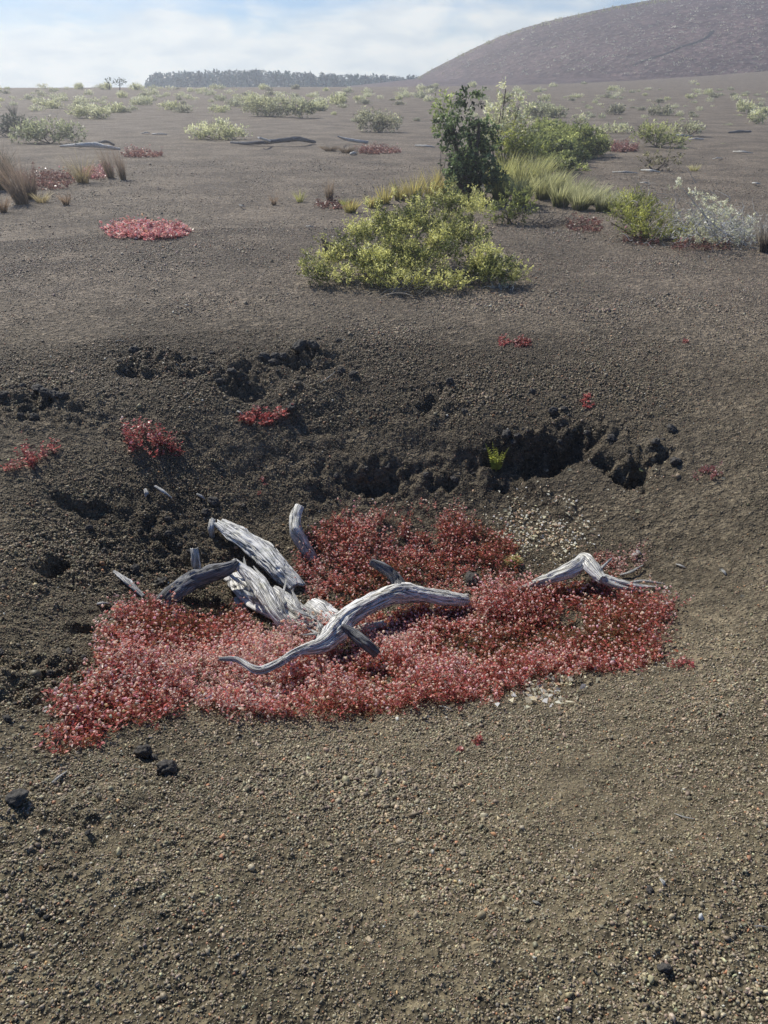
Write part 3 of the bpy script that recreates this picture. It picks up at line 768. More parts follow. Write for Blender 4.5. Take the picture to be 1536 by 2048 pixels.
red_patch(ell(1374, 684, 9, 4), 2000, 1.0, 'very small red plant on the open cinder to the right')
red_patch(ell(1368, 1333, 36, 8), 2200, .8, 'sparse red strip off the right end of the big mat', thin=.1)
red_patch(ell(1243, 299, 32, 6), 130, 3.2, 'distant rust red plant mat right of the dark green shrub', PALF * .85, 16, .1)
red_patch(ell(285, 312, 40, 4), 110, 3.0, 'distant thin red mat in front of the pale fallen log at left', PALF * .85, 12, .05)
red_patch(ell(755, 304, 45, 5), 110, 3.0, 'distant red strip right of the two brown grass tufts', PALF * .85, 12, .05)
red_patch(ell(195, 348, 30, 12), 150, 2.6, 'red plants at the foot of the dry grass tufts at left', PINK * np.array([.7, .8, .8]), 12, .1)
red_patch(ell(90, 365, 60, 18), 90, 2.6, 'dull red plants spreading between dry grass tufts at far left', PALF * .62, 10, .05, .0)
red_patch(ell(668, 412, 40, 8), 160, 2.0, 'dull red plants behind the top left of the big shrub', PALF * .62, 10, .05)
red_patch(ell(1170, 455, 40, 12), 160, 2.0, 'dull red plants in front of the fern bank', PALF * .62, 10, .05, .05)
red_patch(ell(1290, 484, 50, 8), 160, 2.0, 'dull red plants beneath the yellow green bush at right', PALF * .7, 10, .05, .05)
red_patch(ell(1400, 497, 60, 8), 150, 2.0, 'reddish dry plants under the dead silver shrub', PALF * .7, 9, .05, .1)

# pale leaf litter
def litter(poly, den, thin=0.0, seed=0, s=1.0):
    x, y = knot_points([poly], den, (), .08, thin, seed); n = len(x)
    P = np.stack([x, y, h(x, y) + RNG.uniform(.004, .014, n)], -1)
    a = RNG.uniform(0, 6.283, n); D = np.stack([np.cos(a), np.sin(a), RNG.uniform(-.3, .5, n)], -1)
    c = np.array([[.66, .58, .44], [.72, .68, .57], [.60, .43, .33], [.58, .56, .46], [.72, .73, .70]])[RNG.integers(0, 5, n)] * RNG.uniform(.9, 1.5, (n, 1))
    return leaves(P, D, RNG.uniform(.011, .024, n) * s, RNG.uniform(.008, .016, n) * s, np.clip(c, 0, .85), .35)
V, Fl, C = joinm([litter([(985, 1040), (1060, 1005), (1130, 995), (1165, 1040), (1155, 1100), (1090, 1125), (1030, 1095)], 3300, .1, 1, 1.0), litter([(900, 1030), (1000, 985), (1150, 960), (1210, 1040), (1180, 1110), (1080, 1150), (1000, 1120)], 900, .1, 9, .9), litter([(1000, 1400), (1050, 1352), (1130, 1345), (1150, 1380), (1090, 1412)], 4200, .0, 2, 1.1),
                 litter([(1010, 1408), (1060, 1350), (1160, 1340), (1150, 1375), (1090, 1410)], 900, .0, 11, 1.9), litter([(1030, 1060), (1070, 1020), (1150, 1030), (1150, 1090), (1080, 1110)], 420, .0, 12, 1.6), litter([(1180, 1170), (1330, 1180), (1300, 1220), (1200, 1200)], 700, 0, 13, 1.5), litter([(600, 990), (1350, 930), (1330, 1000), (1230, 1110), (900, 1040)], 160, 0, 3, .8), litter([(1060, 1165), (1180, 1180), (1320, 1185), (1300, 1220), (1340, 1300), (1250, 1350)], 1100, 0, 4, .7),
                 litter([(440, 1190), (620, 1200), (640, 1260), (560, 1250), (470, 1240)], 700, .1, 5, .8), litter([(0, 1640), (420, 1640), (380, 1720), (300, 1800), (40, 1800)], 110, .1, 6, .55), litter([(0, 1920), (110, 1920), (80, 1980), (0, 1990)], 700, .05, 7, .5)])
tag(mesh('leaf_litter', V, Fl, M['pale'], col=C), kind='stuff', label='pale fallen leaves and chips scattered in the pit')

def fallen_leaf(px, py, w, c, label):
    P = at(float(px), float(py)); s = w * proj(P)[2] / F / 2
    k = 12; rr = np.linspace(0, 6.283, k, endpoint=False)
    rim = np.stack([np.cos(rr) * s, np.sin(rr) * s * .85, .25 * s + .12 * s * np.sin(rr * 3)], -1)
    V = np.vstack([rim, rim * np.array([.5, .5, .35]), [[0, 0, 0]]])
    j = np.arange(k); Fq = np.stack([j, (j + 1) % k, k + (j + 1) % k, k + j], -1); Ft = np.stack([k + j, k + (j + 1) % k, np.full(k, 2 * k)], -1)
    o = mesh('fallen_leaf', V, [Fq, Ft], M['pale'], col=np.tile(np.array(c), (len(V), 1)) * RNG.uniform(.85, 1.05, (len(V), 1)), smooth=True)
    o.location = (P[0], P[1], P[2] + s * .3); o.rotation_euler = (.55, random.uniform(-.2, .2), 0)
    tag(o, label, 'fallen leaf')
for a in [(1139, 941, 9, (.62, .58, .40), 'round cream fallen leaf, highest of those below the overhang'), (1274, 1024, 10, (.62, .58, .38), 'round yellowish fallen leaf alone on the right wall of the pit'), (1093, 942, 8, (.55, .5, .38), 'cream fallen leaf left of the highest round one'),
          (1190, 926, 9, (.5, .45, .25), 'tan fallen leaf at the foot of the overhang'), (1282, 941, 10, (.45, .5, .25), 'greenish fallen leaf under the right end of the overhang'), (1446, 958, 8, (.6, .55, .4), 'small cream fallen leaf right of the dull pink plant'),
          (1443, 1142, 10, (.6, .58, .48), 'cream leaf lying far right of the root'), (1010, 1022, 9, (.62, .6, .42), 'yellow leaf above the far red mat'), (1375, 1784, 16, (.30, .25, .16), 'flat tan leaf on the lower right gravel'),
          (1345, 1690, 14, (.26, .22, .14), 'dull tan flake on the gravel below the thin curved twig'), (1002, 1812, 15, (.22, .17, .11), 'brownish flake left of the white chip'), (80, 1738, 12, (.45, .28, .16), 'orange tan flake on the lower left slope'), (1484, 1194, 9, (.5, .46, .36), 'pale leaf at the far right of the pit side')]:
    fallen_leaf(*a)

# lichen tuft, fern sprout, dry stalks
def lichen_tuft(px, py, w, hh, label):
    P = at(float(px), float(py)); s = w * proj(P)[2] / F / 2
    n = 420; d = nrm(RNG.normal(size=(n, 3)) * np.array([1, .8, 1])); d[:, 2] = np.abs(d[:, 2])
    Q = P + d * s * RNG.uniform(.3, .9, (n, 1)) * np.array([1, .8, hh])
    V, Fl, C = leaves(Q, d + RNG.normal(0, .5, (n, 3)), RNG.uniform(.2, .45, n) * s, RNG.uniform(.08, .2, n) * s, np.array([.58, .54, .30]) * RNG.uniform(.6, 1.15, (n, 1)))
    tag(mesh('lichen_tuft', V, Fl, M['pale'], col=C, loc=P), label, 'lichen')
lichen_tuft(1026, 1128, 40, 1.0, 'straw yellow lichen tuft at the right end of the far red mat')
def fern_sprout():
    P = at(992., 944.); k = proj(P)[2] / F
    r = thing('fern_sprout', 'small yellow green fern growing against the dark overhang', 'fern', P)
    for q in range(11):
        a = random.uniform(0, 6.28); L = random.uniform(45, 75) * k
        d = np.array([math.cos(a) * .26, math.sin(a) * .14, 1.]); d /= np.linalg.norm(d)
        m = 11; t = np.linspace(.12, 1, m); bend = np.array([math.cos(a), math.sin(a) * .4, -.3]) * .14
        C = P + d * (L * t)[:, None] + bend * (L * t * t)[:, None]
        s = nrm(np.cross(d, np.array([.2, -1, .1])))
        Pp = np.vstack([C, C]); Dd = np.vstack([np.tile(s, (m, 1)), np.tile(-s, (m, 1))]) + d * .7
        Ln = np.tile(.19 * L * (1.1 - t), 2)
        col = np.array([.42, .46, .10]) * RNG.uniform(.7, 1.2, (2 * m, 1))
        lv = leaves(Pp, Dd, Ln, Ln * .4, col, .1)
        tb = tube([P, C[m // 2], C[-1]], [.0025, .0018, .0008], 5, 8)
        mesh('frond', *(lambda z: (z[0], z[1]))(joinm([(lv[0], lv[1], lv[2]), (tb[0], tb[1], np.tile([.35, .36, .10], (len(tb[0]), 1)))])), M['leaf'], r,
             col=np.vstack([lv[2], np.tile([.35, .36, .10], (len(tb[0]), 1))]), loc=P)
fern_sprout()
def stalks():
    P = at(905., 1222.)
    n = 7
    Q = P + np.stack([RNG.normal(0, .035, n), RNG.normal(0, .03, n), np.zeros(n)], -1)
    V, Fl, C = twigs(Q, np.stack([RNG.normal(.2, .5, n), RNG.normal(0, .3, n), np.ones(n)], -1), RNG.uniform(.09, .18, n), np.full(n, .0016), np.tile([.45, .36, .28], (n, 1)), .25, 6)
    tag(mesh('dry_stalks', V, Fl, M['stem'], col=C, loc=P), 'thin bare dry stalks rising in front of the right end of the forked log', 'dry plant')
stalks()

# ------------------------------------------------------------------ shrubs
def place(px, gpy):
    return at(float(px), float(gpy))
def on_plane(px, py, Y):
    r = ray(px, py); t = Y / r[1]; return np.array([r[0] * t, Y, CAMZ + r[2] * t])

def foliage(blist, den, ll, inner, outer, jitter=.25, upb=.7, sprig=9, tall=1.6, gate=-.25, cf=.34, tvar=.0, aspect=.42):
    """blist: (centre, rx, ry, rz). Sprigs of leaves through each volume, denser at the skin."""
    Ps, Ds, Ls, Cs = [], [], [], []
    for (c, rx, ry, rz) in blist:
        bt = RNG.normal(0, tvar)
        n = max(8, int(den * 3.6 * (rx * ry * rz) ** (2 / 3.)))
        d = nrm(RNG.normal(size=(n, 3))); rad = RNG.random(n) ** .42
        q = d * rad[:, None]
        q *= 1 + .30 * vnoise3(d[:, 0] * 2.6 + c[0] * 3, d[:, 1] * 2.6, d[:, 2] * 2.6 + c[2], 7)[:, None]
        S = c + q * np.array([rx, ry, rz])
        gz = h(S[:, 0], S[:, 1]); S[:, 2] = np.maximum(S[:, 2], gz + RNG.uniform(.0, .05, n))
        clump = vnoise3(S[:, 0] / (rx * cf), S[:, 1] / (rx * cf), S[:, 2] / (rx * cf), 3)
        k = (clump > gate + RNG.normal(0, .15, n)); S = S[k]; d = d[k]; rad = rad[k]; clump = clump[k]; n = len(S)
        sd = nrm(d * np.array([1, 1, .6]) + np.array([0, 0, upb]) + RNG.normal(0, .35, (n, 3)))
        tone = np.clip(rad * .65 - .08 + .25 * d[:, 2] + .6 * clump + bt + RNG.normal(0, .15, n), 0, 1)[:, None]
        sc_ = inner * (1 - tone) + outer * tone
        i = np.repeat(np.arange(n), sprig); t = RNG.uniform(0, 1, len(i))
        P = S[i] + sd[i] * (t * ll * tall)[:, None] + RNG.normal(0, ll * .18, (len(i), 3))
        D = sd[i] * .7 + RNG.normal(0, .7, (len(i), 3))
        Ps.append(P); Ds.append(D); Ls.append(RNG.uniform(.6, 1.15, len(i)) * ll)
        Cs.append(sc_[i] * np.exp(RNG.normal(0, jitter, (len(i), 1))))
    P = np.vstack(Ps); D = np.vstack(Ds); L = np.concatenate(Ls); C = np.clip(np.vstack(Cs), .01, .8)
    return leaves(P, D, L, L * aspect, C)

def shrub(name, label, cat, blobs_px, den, ll, inner, outer, mat='leaf', trunk_c=(.16, .13, .11), group=None, tw_n=22, br=.012, **kw):
    """blobs_px: (px, py, rx_px, ry_px, ground_py[, depth factor])"""
    bl = []
    for b in blobs_px:
        px, py, rx, ry, g = b[:5]; df = b[5] if len(b) > 5 else .8
        Y = place(px, g)[1]; c = on_plane(px, py, Y); k = proj(c)[2] / F
        bl.append((c, rx * k, rx * k * df, ry * k))
    bx = np.mean([b[0][0] for b in bl]); by = np.mean([b[0][1] for b in bl])
    base = np.array([bx, by, float(h(bx, by))])
    r = thing(name, label, cat, base, group)
    V, Fl, C = foliage(bl, den, ll, np.array(inner), np.array(outer), **kw)
    mesh('foliage', V, Fl, M[mat], r, col=C, loc=base)
    tc = np.array(trunk_c)
    for (c, rx, ry, rz) in (bl if len(bl) <= 8 else bl[::max(1, len(bl) // 11)]):
        b0 = base + np.array([random.uniform(-.05, .05), random.uniform(-.05, .05), -.02]); b0[2] = h(b0[0], b0[1]) - .02
        m = (b0 + c) / 2 + np.array([random.uniform(-.1, .1), random.uniform(-.1, .1), .02])
        gz = float(h(m[0], m[1])); m[2] = max(m[2], gz + .03)
        top = c + np.array([0, 0, rz * .5])
        V, Fl, G = tube([b0, m, c, top], [br, br * .8, br * .5, br * .2], 6, 14)
        mesh('branch', V, Fl, M['stem'], r, col=np.tile(tc, (len(V), 1)), loc=base, smooth=True)
        n = tw_n
        d = nrm(RNG.normal(size=(n, 3))) ; d[:, 2] = np.abs(d[:, 2]) * .8
        tv = twigs(np.tile(c - np.array([0, 0, rz * .5]), (n, 1)) + RNG.normal(0, .25, (n, 3)) * np.array([rx, ry, rz]), d, RNG.uniform(.5, 1.0, n) * max(rx, rz), np.full(n, br * .22), np.tile(tc * 1.6, (n, 1)), .3, 5)
        mesh('twig_tangle', tv[0], tv[1], M['stem'], r, col=tv[2], loc=base)
    return r

def fill(poly, n, r0, r1, g, flat=.8, df=.9):
    out = []; P = np.array(poly, float); lo, hi = P.min(0), P.max(0)
    while len(out) < n:
        px, py = U(lo[0], hi[0]), U(lo[1], hi[1])
        if inpoly(np.array([px]), np.array([py]), poly)[0]:
            r = U(r0, r1); gp = g(px, py) if callable(g) else g
            out.append((px, py, r, r * flat * U(.7, 1.15), gp + U(-6, 6), df))
    return out
U = random.uniform
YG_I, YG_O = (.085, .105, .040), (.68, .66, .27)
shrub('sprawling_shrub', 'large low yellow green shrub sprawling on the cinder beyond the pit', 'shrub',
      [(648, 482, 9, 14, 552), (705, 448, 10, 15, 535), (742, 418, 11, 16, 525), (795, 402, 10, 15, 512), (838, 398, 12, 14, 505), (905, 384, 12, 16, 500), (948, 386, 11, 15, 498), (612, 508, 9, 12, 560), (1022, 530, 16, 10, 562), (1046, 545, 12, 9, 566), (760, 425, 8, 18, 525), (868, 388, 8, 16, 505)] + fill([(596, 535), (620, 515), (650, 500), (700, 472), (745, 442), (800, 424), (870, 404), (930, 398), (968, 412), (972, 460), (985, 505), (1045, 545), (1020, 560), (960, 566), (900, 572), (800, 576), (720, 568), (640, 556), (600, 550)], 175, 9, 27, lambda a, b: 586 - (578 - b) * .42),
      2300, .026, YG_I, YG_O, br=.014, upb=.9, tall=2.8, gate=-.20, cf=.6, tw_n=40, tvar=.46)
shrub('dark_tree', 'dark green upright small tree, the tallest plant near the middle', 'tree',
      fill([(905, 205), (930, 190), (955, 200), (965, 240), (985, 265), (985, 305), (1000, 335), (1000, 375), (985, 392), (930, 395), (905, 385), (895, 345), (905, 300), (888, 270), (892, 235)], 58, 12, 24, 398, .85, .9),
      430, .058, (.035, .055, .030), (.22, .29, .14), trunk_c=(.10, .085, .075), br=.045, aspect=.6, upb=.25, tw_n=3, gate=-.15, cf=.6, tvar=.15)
shrub('leafy_sapling', 'pale green leafy branch rising at the left side of the dark tree', 'shrub', [(888, 220, 20, 24, 360), (882, 250, 18, 22, 360)], 420, .07, (.12, .17, .06), (.42, .48, .18), br=.006, tw_n=3)
shrub('pale_tree', 'tall pale yellow airy shrub behind the dark tree', 'shrub', [(1000, 235, 30, 26, 345), (1035, 225, 28, 22, 345), (1010, 190, 12, 22, 345), (1020, 265, 44, 26, 345), (985, 275, 30, 30, 345)], 330, .075, (.36, .37, .22), (.82, .81, .55), mat='pale', br=.02)
shrub('yellow_shrub', 'yellow green shrub between the dark tree and the dark rounded shrub', 'shrub', [(1030, 290, 34, 32, 350), (1060, 310, 34, 30, 350), (1015, 320, 26, 26, 350)], 520, .065, (.12, .15, .04), (.45, .47, .14), br=.02)
shrub('rounded_shrub', 'dense rounded green shrub with yellow tips right of the tree', 'shrub',
      fill([(1060, 275), (1075, 250), (1100, 245), (1150, 262), (1190, 265), (1205, 285), (1200, 300), (1165, 300), (1180, 330), (1175, 343), (1130, 340), (1090, 325), (1060, 305)], 52, 11, 22, lambda a, b: 322 + (b - 290) * .5 if a < 1160 else 312),
      900, .065, (.045, .07, .03), (.42, .45, .18), br=.025, upb=.3, gate=-.35, cf=.6, tw_n=4, tvar=.25)
shrub('small_bush', 'small olive bush standing behind the right end of the large shrub', 'shrub', [(1020, 405, 34, 34, 445), (1040, 425, 30, 24, 448), (1005, 430, 26, 22, 448)], 620, .045, (.07, .085, .03), (.30, .33, .11), br=.012)
shrub('willowy_bush', 'fresh yellow green bush with upright narrow leaves at the right', 'shrub',
      fill([(1208, 438), (1240, 412), (1275, 396), (1305, 412), (1335, 440), (1385, 462), (1390, 484), (1330, 487), (1280, 478), (1235, 462)], 44, 9, 22, lambda a, b: 488 - (488 - b) * .25),
      850, .042, (.095, .115, .030), (.54, .55, .16), br=.010, upb=1.5, aspect=.22, tall=3.0, gate=-.2, cf=.6, tvar=.36)
def dead_shrub():
    base = place(1420., 485.)
    r = thing('dead_shrub', 'silvery dead shrub of tangled bare twigs at the right', 'dead shrub', base)
    def cloud(n, px, py, rx, ry, g, L0, L1, rad, c):
        X = RNG.normal(px, rx, n); Yp = RNG.normal(py, ry, n); P = []
        for a, b in zip(X, Yp):
            Y = base[1] + random.uniform(-.6, .6)
            q = on_plane(a, b, Y); q[2] = max(q[2], float(h(q[0], q[1])) + .01); P.append(q)
        P = np.array(P); D = RNG.normal(size=(n, 3)) * np.array([1, .7, .5]) + np.array([.15, 0, .25])
        return twigs(P, D, RNG.uniform(L0, L1, n), RNG.uniform(.4, 1, n) * rad, np.array(c) * RNG.uniform(.55, 1.2, (n, 1)), .65, 6)
    for args in [(300, 1420, 462, 52, 20, 490, .10, .34, .006, (.72, .71, .67)), (140, 1360, 425, 45, 24, 490, .10, .38, .004, (.55, .52, .47)), (160, 1480, 466, 30, 16, 495, .1, .3, .006, (.72, .72, .68))]:
        V, Fl, C = cloud(*args); mesh('twig_tangle', V, Fl, M['stem'], r, col=C, loc=base)
    bl = []
    for (px, py, rx, ry) in [(1412, 408, 20, 14), (1425, 435, 22, 16), (1460, 436, 14, 8), (1348, 372, 12, 9), (1470, 425, 12, 12), (1450, 460, 34, 14), (1390, 470, 26, 12), (1420, 462, 30, 14), (1490, 470, 24, 14), (1440, 484, 40, 9), (1400, 440, 16, 10), (1505, 448, 12, 12), (1370, 440, 16, 12), (1385, 395, 9, 8), (1440, 415, 9, 8)]:
        c = on_plane(px, py, base[1] + random.uniform(-.2, .2)); k = proj(c)[2] / F; bl.append((c, rx * k, rx * k, ry * k))
    V, Fl, C = foliage(bl, 750, .036, np.array([.46, .46, .36]), np.array([.78, .77, .58]))
    mesh('lichen_growth', V, Fl, M['pale'], r, col=C, loc=base)
    for k in range(6):
        a = base + np.array([random.uniform(-.5, .5), random.uniform(-.2, .2), 0]); a[2] = h(a[0], a[1])
        b = on_plane(random.uniform(1340, 1490), random.uniform(375, 430), base[1])
        V, Fl, G = tube([a, (a + b) / 2 + np.array([0, 0, -.08]), b], [.012, .009, .003], 6, 14)
        mesh('branch', V, Fl, M['stem'], r, col=np.tile([.48, .46, .43], (len(V), 1)), loc=base, smooth=True)
dead_shrub()

# bits around the big shrub
def dead_twigs(px, py, n, w, label, c=(.6, .6, .55), pale=True):
    P = place(px, py); k = proj(P)[2] / F * w
    r = thing('dead_branch', label, 'dead branch', P)
    Q = P + RNG.normal(0, .35, (n, 3)) * np.array([k, k * .6, .12 * k]); Q[:, 2] = np.maximum(Q[:, 2], h(Q[:, 0], Q[:, 1]) + .005)
    V, Fl, C = twigs(Q, RNG.normal(size=(n, 3)) * np.array([1, .6, .35]) + np.array([0, 0, .2]), RNG.uniform(.5, 1.4, n) * k * .7, np.full(n, .0045), np.array(c) * RNG.uniform(.5, 1.1, (n, 1)), .3, 6)
    mesh('twig_tangle', V, Fl, M['stem'], r, col=C, loc=P)
    if pale:
        V, Fl, C = foliage([(P + np.array([0, 0, .12 * k]), k * .4, k * .3, k * .22)], 500, .03, np.array([.35, .37, .25]), np.array([.65, .65, .45])); mesh('lichen_growth', V, Fl, M['pale'], r, col=C, loc=P)
dead_twigs(1005, 575, 40, 40, 'pale dead twigs sticking out under the right end of the large shrub')
dead_twigs(992, 520, 26, 26, 'whitish lichen covered twigs on the right part of the large shrub')
dead_twigs(800, 583, 70, 110, 'tangle of grey dead twigs along the front foot of the large shrub', (.34, .31, .26), False)
dead_twigs(1100, 452, 80, 90, 'flat dark dead branches lying behind the small olive bush', (.20, .18, .16), False)

# ------------------------------------------------------------------ grasses
def grass(px, py, hpx, wpx, label, c0, c1, n=150, name='grass_clump', lean=(0, 0), bend=.35, group=None, wid=.006, heads=True):
    P = place(px, py); k = proj(P)[2] / F; H = hpx * k; W = wpx * k
    r = thing(name, label, 'grass', P, group)
    a = RNG.uniform(0, 6.283, n); q = np.sqrt(RNG.random(n))
    B = np.stack([P[0] + np.cos(a) * q * W * .22, P[1] + np.sin(a) * q * W * .2, np.zeros(n)], -1); B[:, 2] = h(B[:, 0], B[:, 1]) - .01
    D = np.stack([np.cos(a) * q * .34 * W / H + lean[0], np.sin(a) * q * .3 * W / H + lean[1], np.ones(n)], -1) + RNG.normal(0, .06, (n, 3))
    L = H * RNG.uniform(.5, 1.08, n)
    c0 = np.array(c0) * np.exp(RNG.normal(0, .22, (n, 1))); c1 = np.array(c1) * np.exp(RNG.normal(0, .22, (n, 1)))
    V, Fl, C = blades(B, D, L, np.full(n, wid), c0, bend, 4, c1)
    mesh('blades', V, Fl, M['grass'], r, col=C, loc=P)
    return r
DRY0, DRY1 = (.10, .075, .05), (.36, .25, .18)
grass(45, 408, 125, 60, 'tall rusty dry grass tuft, biggest at the far left', (.10, .08, .065), (.36, .27, .215), 260, lean=(-.22, 0), wid=.005, bend=.16)
grass(62, 398, 78, 50, 'greyish dry grass tuft leaning right behind the tall rusty one', (.08, .065, .055), (.24, .18, .15), 260, lean=(-.05, .0), bend=.10)
grass(3, 380, 80, 40, 'very dark dense tussock cut off by the left edge', (.03, .035, .028), (.06, .065, .05), 420, wid=.012)
grass(222, 356, 72, 30, 'left brown tuft of the pair on the open cinder at left', DRY0, (.32, .25, .20), 120, lean=(-.1, 0), bend=.10)
grass(247, 360, 68, 26, 'right brown tuft of the pair on the open cinder at left', DRY0, (.30, .23, .19), 110, lean=(-.08, 0), bend=.10)
grass(166, 366, 62, 46, 'spreading straw grass tuft left of the brown pair', (.14, .11, .06), (.40, .33, .20), 200, bend=.5)
grass(133, 410, 28, 22, 'short dark grass tuft in front of the spreading straw tuft', DRY0, DRY1, 110)
grass(85, 405, 26, 40, 'low pale straw tuft right of the tall rusty grass', (.25, .2, .11), (.50, .42, .26), 130)
grass(8, 425, 40, 24, 'small rusty tuft at the very left edge in front', DRY0, DRY1, 130)
grass(28, 232, 28, 16, 'lone dark grass spike among far shrubs at left', (.06, .06, .06), (.14, .14, .14), 90, wid=.02)
grass(660, 404, 46, 22, 'thin dry grass tuft behind the left end of the large shrub', DRY0, (.30, .23, .18), 120, lean=(.0, 0), bend=.1)
grass(548, 410, 26, 18, 'tiny dry tuft on open cinder left of the large shrub', DRY0, DRY1, 60)
grass(600, 404, 28, 22, 'tiny fresh yellow green tuft on open cinder', (.25, .25, .08), (.5, .48, .18), 60)
grass(690, 410, 18, 26, 'little green tuft in the dull red plants', (.16, .2, .06), (.38, .4, .14), 60)
grass(660, 302, 16, 40, 'left round brown tuft beyond the open cinder', DRY0, (.22, .17, .13), 200, bend=.7, wid=.012)
grass(694, 306, 20, 36, 'right round brown tuft beside a pale stone', DRY0, (.22, .17, .13), 200, bend=.7, wid=.012)
grass(1528, 505, 80, 40, 'feathery grey dry grass tuft at the right edge', (.16, .14, .12), (.36, .32, .29), 380, lean=(.05, 0), wid=.007)
grass(1388, 342, 16, 24, 'small straw tuft beside the low brown shrub at right', (.3, .28, .13), (.6, .55, .3), 60, wid=.012)
grass(430, 1240, 40, 60, 'dark dry tuft of roots under the arched log', (.07, .04, .03), (.16, .09, .06), 160, wid=.003, bend=.7)
FB = 'sword fern clumps along the bank right of the tree'
bank = [(985, 385, 70, 60), (1015, 372, 80, 62), (1000, 400, 62, 60), (1045, 380, 84, 62), (1075, 368, 70, 60), (1040, 408, 70, 60), (1085, 398, 72, 62), (1110, 385, 60, 62), (1120, 414, 66, 60), (1150, 400, 58, 60), (1160, 420, 58, 58), (1185, 408, 52, 56), (1205, 422, 52, 52), (1225, 408, 40, 52), (1245, 418, 42, 46)]
for k, (px, py, hh, w) in enumerate(bank):
    t = k / len(bank)
    g = np.array([.48, .47, .19]) * (1 - t) + np.array([.47, .46, .33]) * t
    grass(px, py, hh * .86, w, 'upright yellow green blades in the dense bank of ferns right of the dark tree', (.11, .12, .045), tuple(g), 260, 'fern_clump', (.12, 0), .22, FB, .012)
FL = 'sword ferns behind the large shrub'
for px, py, hh, w in [(770, 408, 40, 40), (800, 400, 44, 46), (830, 402, 58, 50), (862, 400, 66, 46), (885, 395, 62, 46), (745, 415, 30, 40), (700, 425, 30, 40)]:
    grass(px, py, hh, w, 'thin yellowish fern blades standing behind the top of the large shrub', (.16, .15, .05), (.52, .44, .17), 110, 'fern_clump', (.05, 0), .2, FL, .011)

# ------------------------------------------------------------------ middle distance shrubs and logs
PI_, PO_ = (.30, .31, .19), (.76, .76, .50)
mid = [
    ('pale_shrub', 'pale cream green shrub left of the long fallen branch', [(400, 268, 26, 12, 278), (435, 262, 36, 18, 279), (470, 268, 26, 12, 279)], 300, PI_, PO_),
    ('grey_shrub', 'wide grey green shrub at left behind the pale log', [(55, 268, 34, 18, 286), (95, 265, 40, 20, 287), (140, 268, 30, 18, 287)], 300, (.13, .15, .10), (.46, .48, .31)),
    ('dark_shrub', 'dark bluish shrub at the far left beneath the grass spike', [(30, 252, 28, 16, 272), (10, 262, 20, 10, 274)], 300, (.04, .05, .045), (.13, .15, .12)),
    ('pale_shrub', 'small spiky pale shrub among the far left band', [(170, 225, 30, 10, 236), (200, 228, 18, 8, 238)], 260, PI_, (.64, .64, .45)),
    ('olive_shrub', 'broad olive shrub far behind the pale cream one', [(520, 214, 36, 14, 232), (560, 218, 30, 13, 234)], 220, (.14, .15, .10), (.50, .50, .33)),
    ('olive_shrub', 'dark rounded shrub joined to the right of the broad olive one', [(605, 220, 28, 13, 236)], 260, (.08, .095, .065), (.44, .45, .28)),
    ('grey_shrub', 'greyish shrub with pale tips left of the tree', [(740, 245, 30, 18, 264), (775, 248, 26, 16, 265)], 300, (.12, .12, .09), (.48, .47, .33)),
    ('pale_shrub', 'bright cream green shrub standing right on the open cinder', [(1290, 270, 26, 16, 292), (1320, 272, 34, 20, 294), (1350, 284, 24, 9, 295)], 330, (.10, .12, .05), (.55, .56, .27)),
    ('pale_shrub', 'open cream shrub touching the bright cream green one at right', [(1370, 256, 28, 13, 272), (1395, 262, 18, 8, 273)], 210, (.25, .25, .15), (.66, .66, .46)),
    ('brown_shrub', 'low brownish green shrub right of the rounded green shrub', [(1300, 325, 24, 12, 340), (1330, 322, 30, 15, 342)], 220, (.11, .10, .06), (.36, .34, .20)),
    ('pale_shrub', 'low flat pale shrub beyond the rounded green shrub', [(1230, 260, 34, 5, 266)], 250, PI_, PO_),
    ('pale_shrub', 'small pale shrub behind the rounded green shrub', [(1155, 242, 16, 8, 252)], 260, PI_, PO_),
    ('grey_shrub', 'small rounded grey shrub on the plain right of the pale tree', [(1230, 222, 16, 7, 229)], 300, (.12, .12, .09), (.46, .45, .34)),
    ('grey_shrub', 'flat grey shrub right of the middle of the plain', [(1320, 224, 22, 6, 231)], 300, (.14, .14, .1), (.48, .47, .35)),
    ('pale_shrub', 'cream tipped shrub near the right edge on the plain', [(1490, 216, 14, 9, 227), (1512, 238, 14, 10, 248)], 240, PI_, PO_),
    ('grey_shrub', 'grey green shrub behind the pale airy shrub', [(1075, 222, 30, 10, 234), (1110, 228, 20, 8, 236)], 280, (.15, .16, .1), (.52, .53, .36)),
]
for (nm, lab, bl, den, ci, co) in mid:
    d0 = proj(place(bl[0][0], bl[0][4]))[2]
    shrub(nm, lab, 'shrub', bl, den * 1.15, .0030 * d0 + .02, ci, co, mat='pale' if nm == 'pale_shrub' else 'leaf', br=.02, sprig=7)

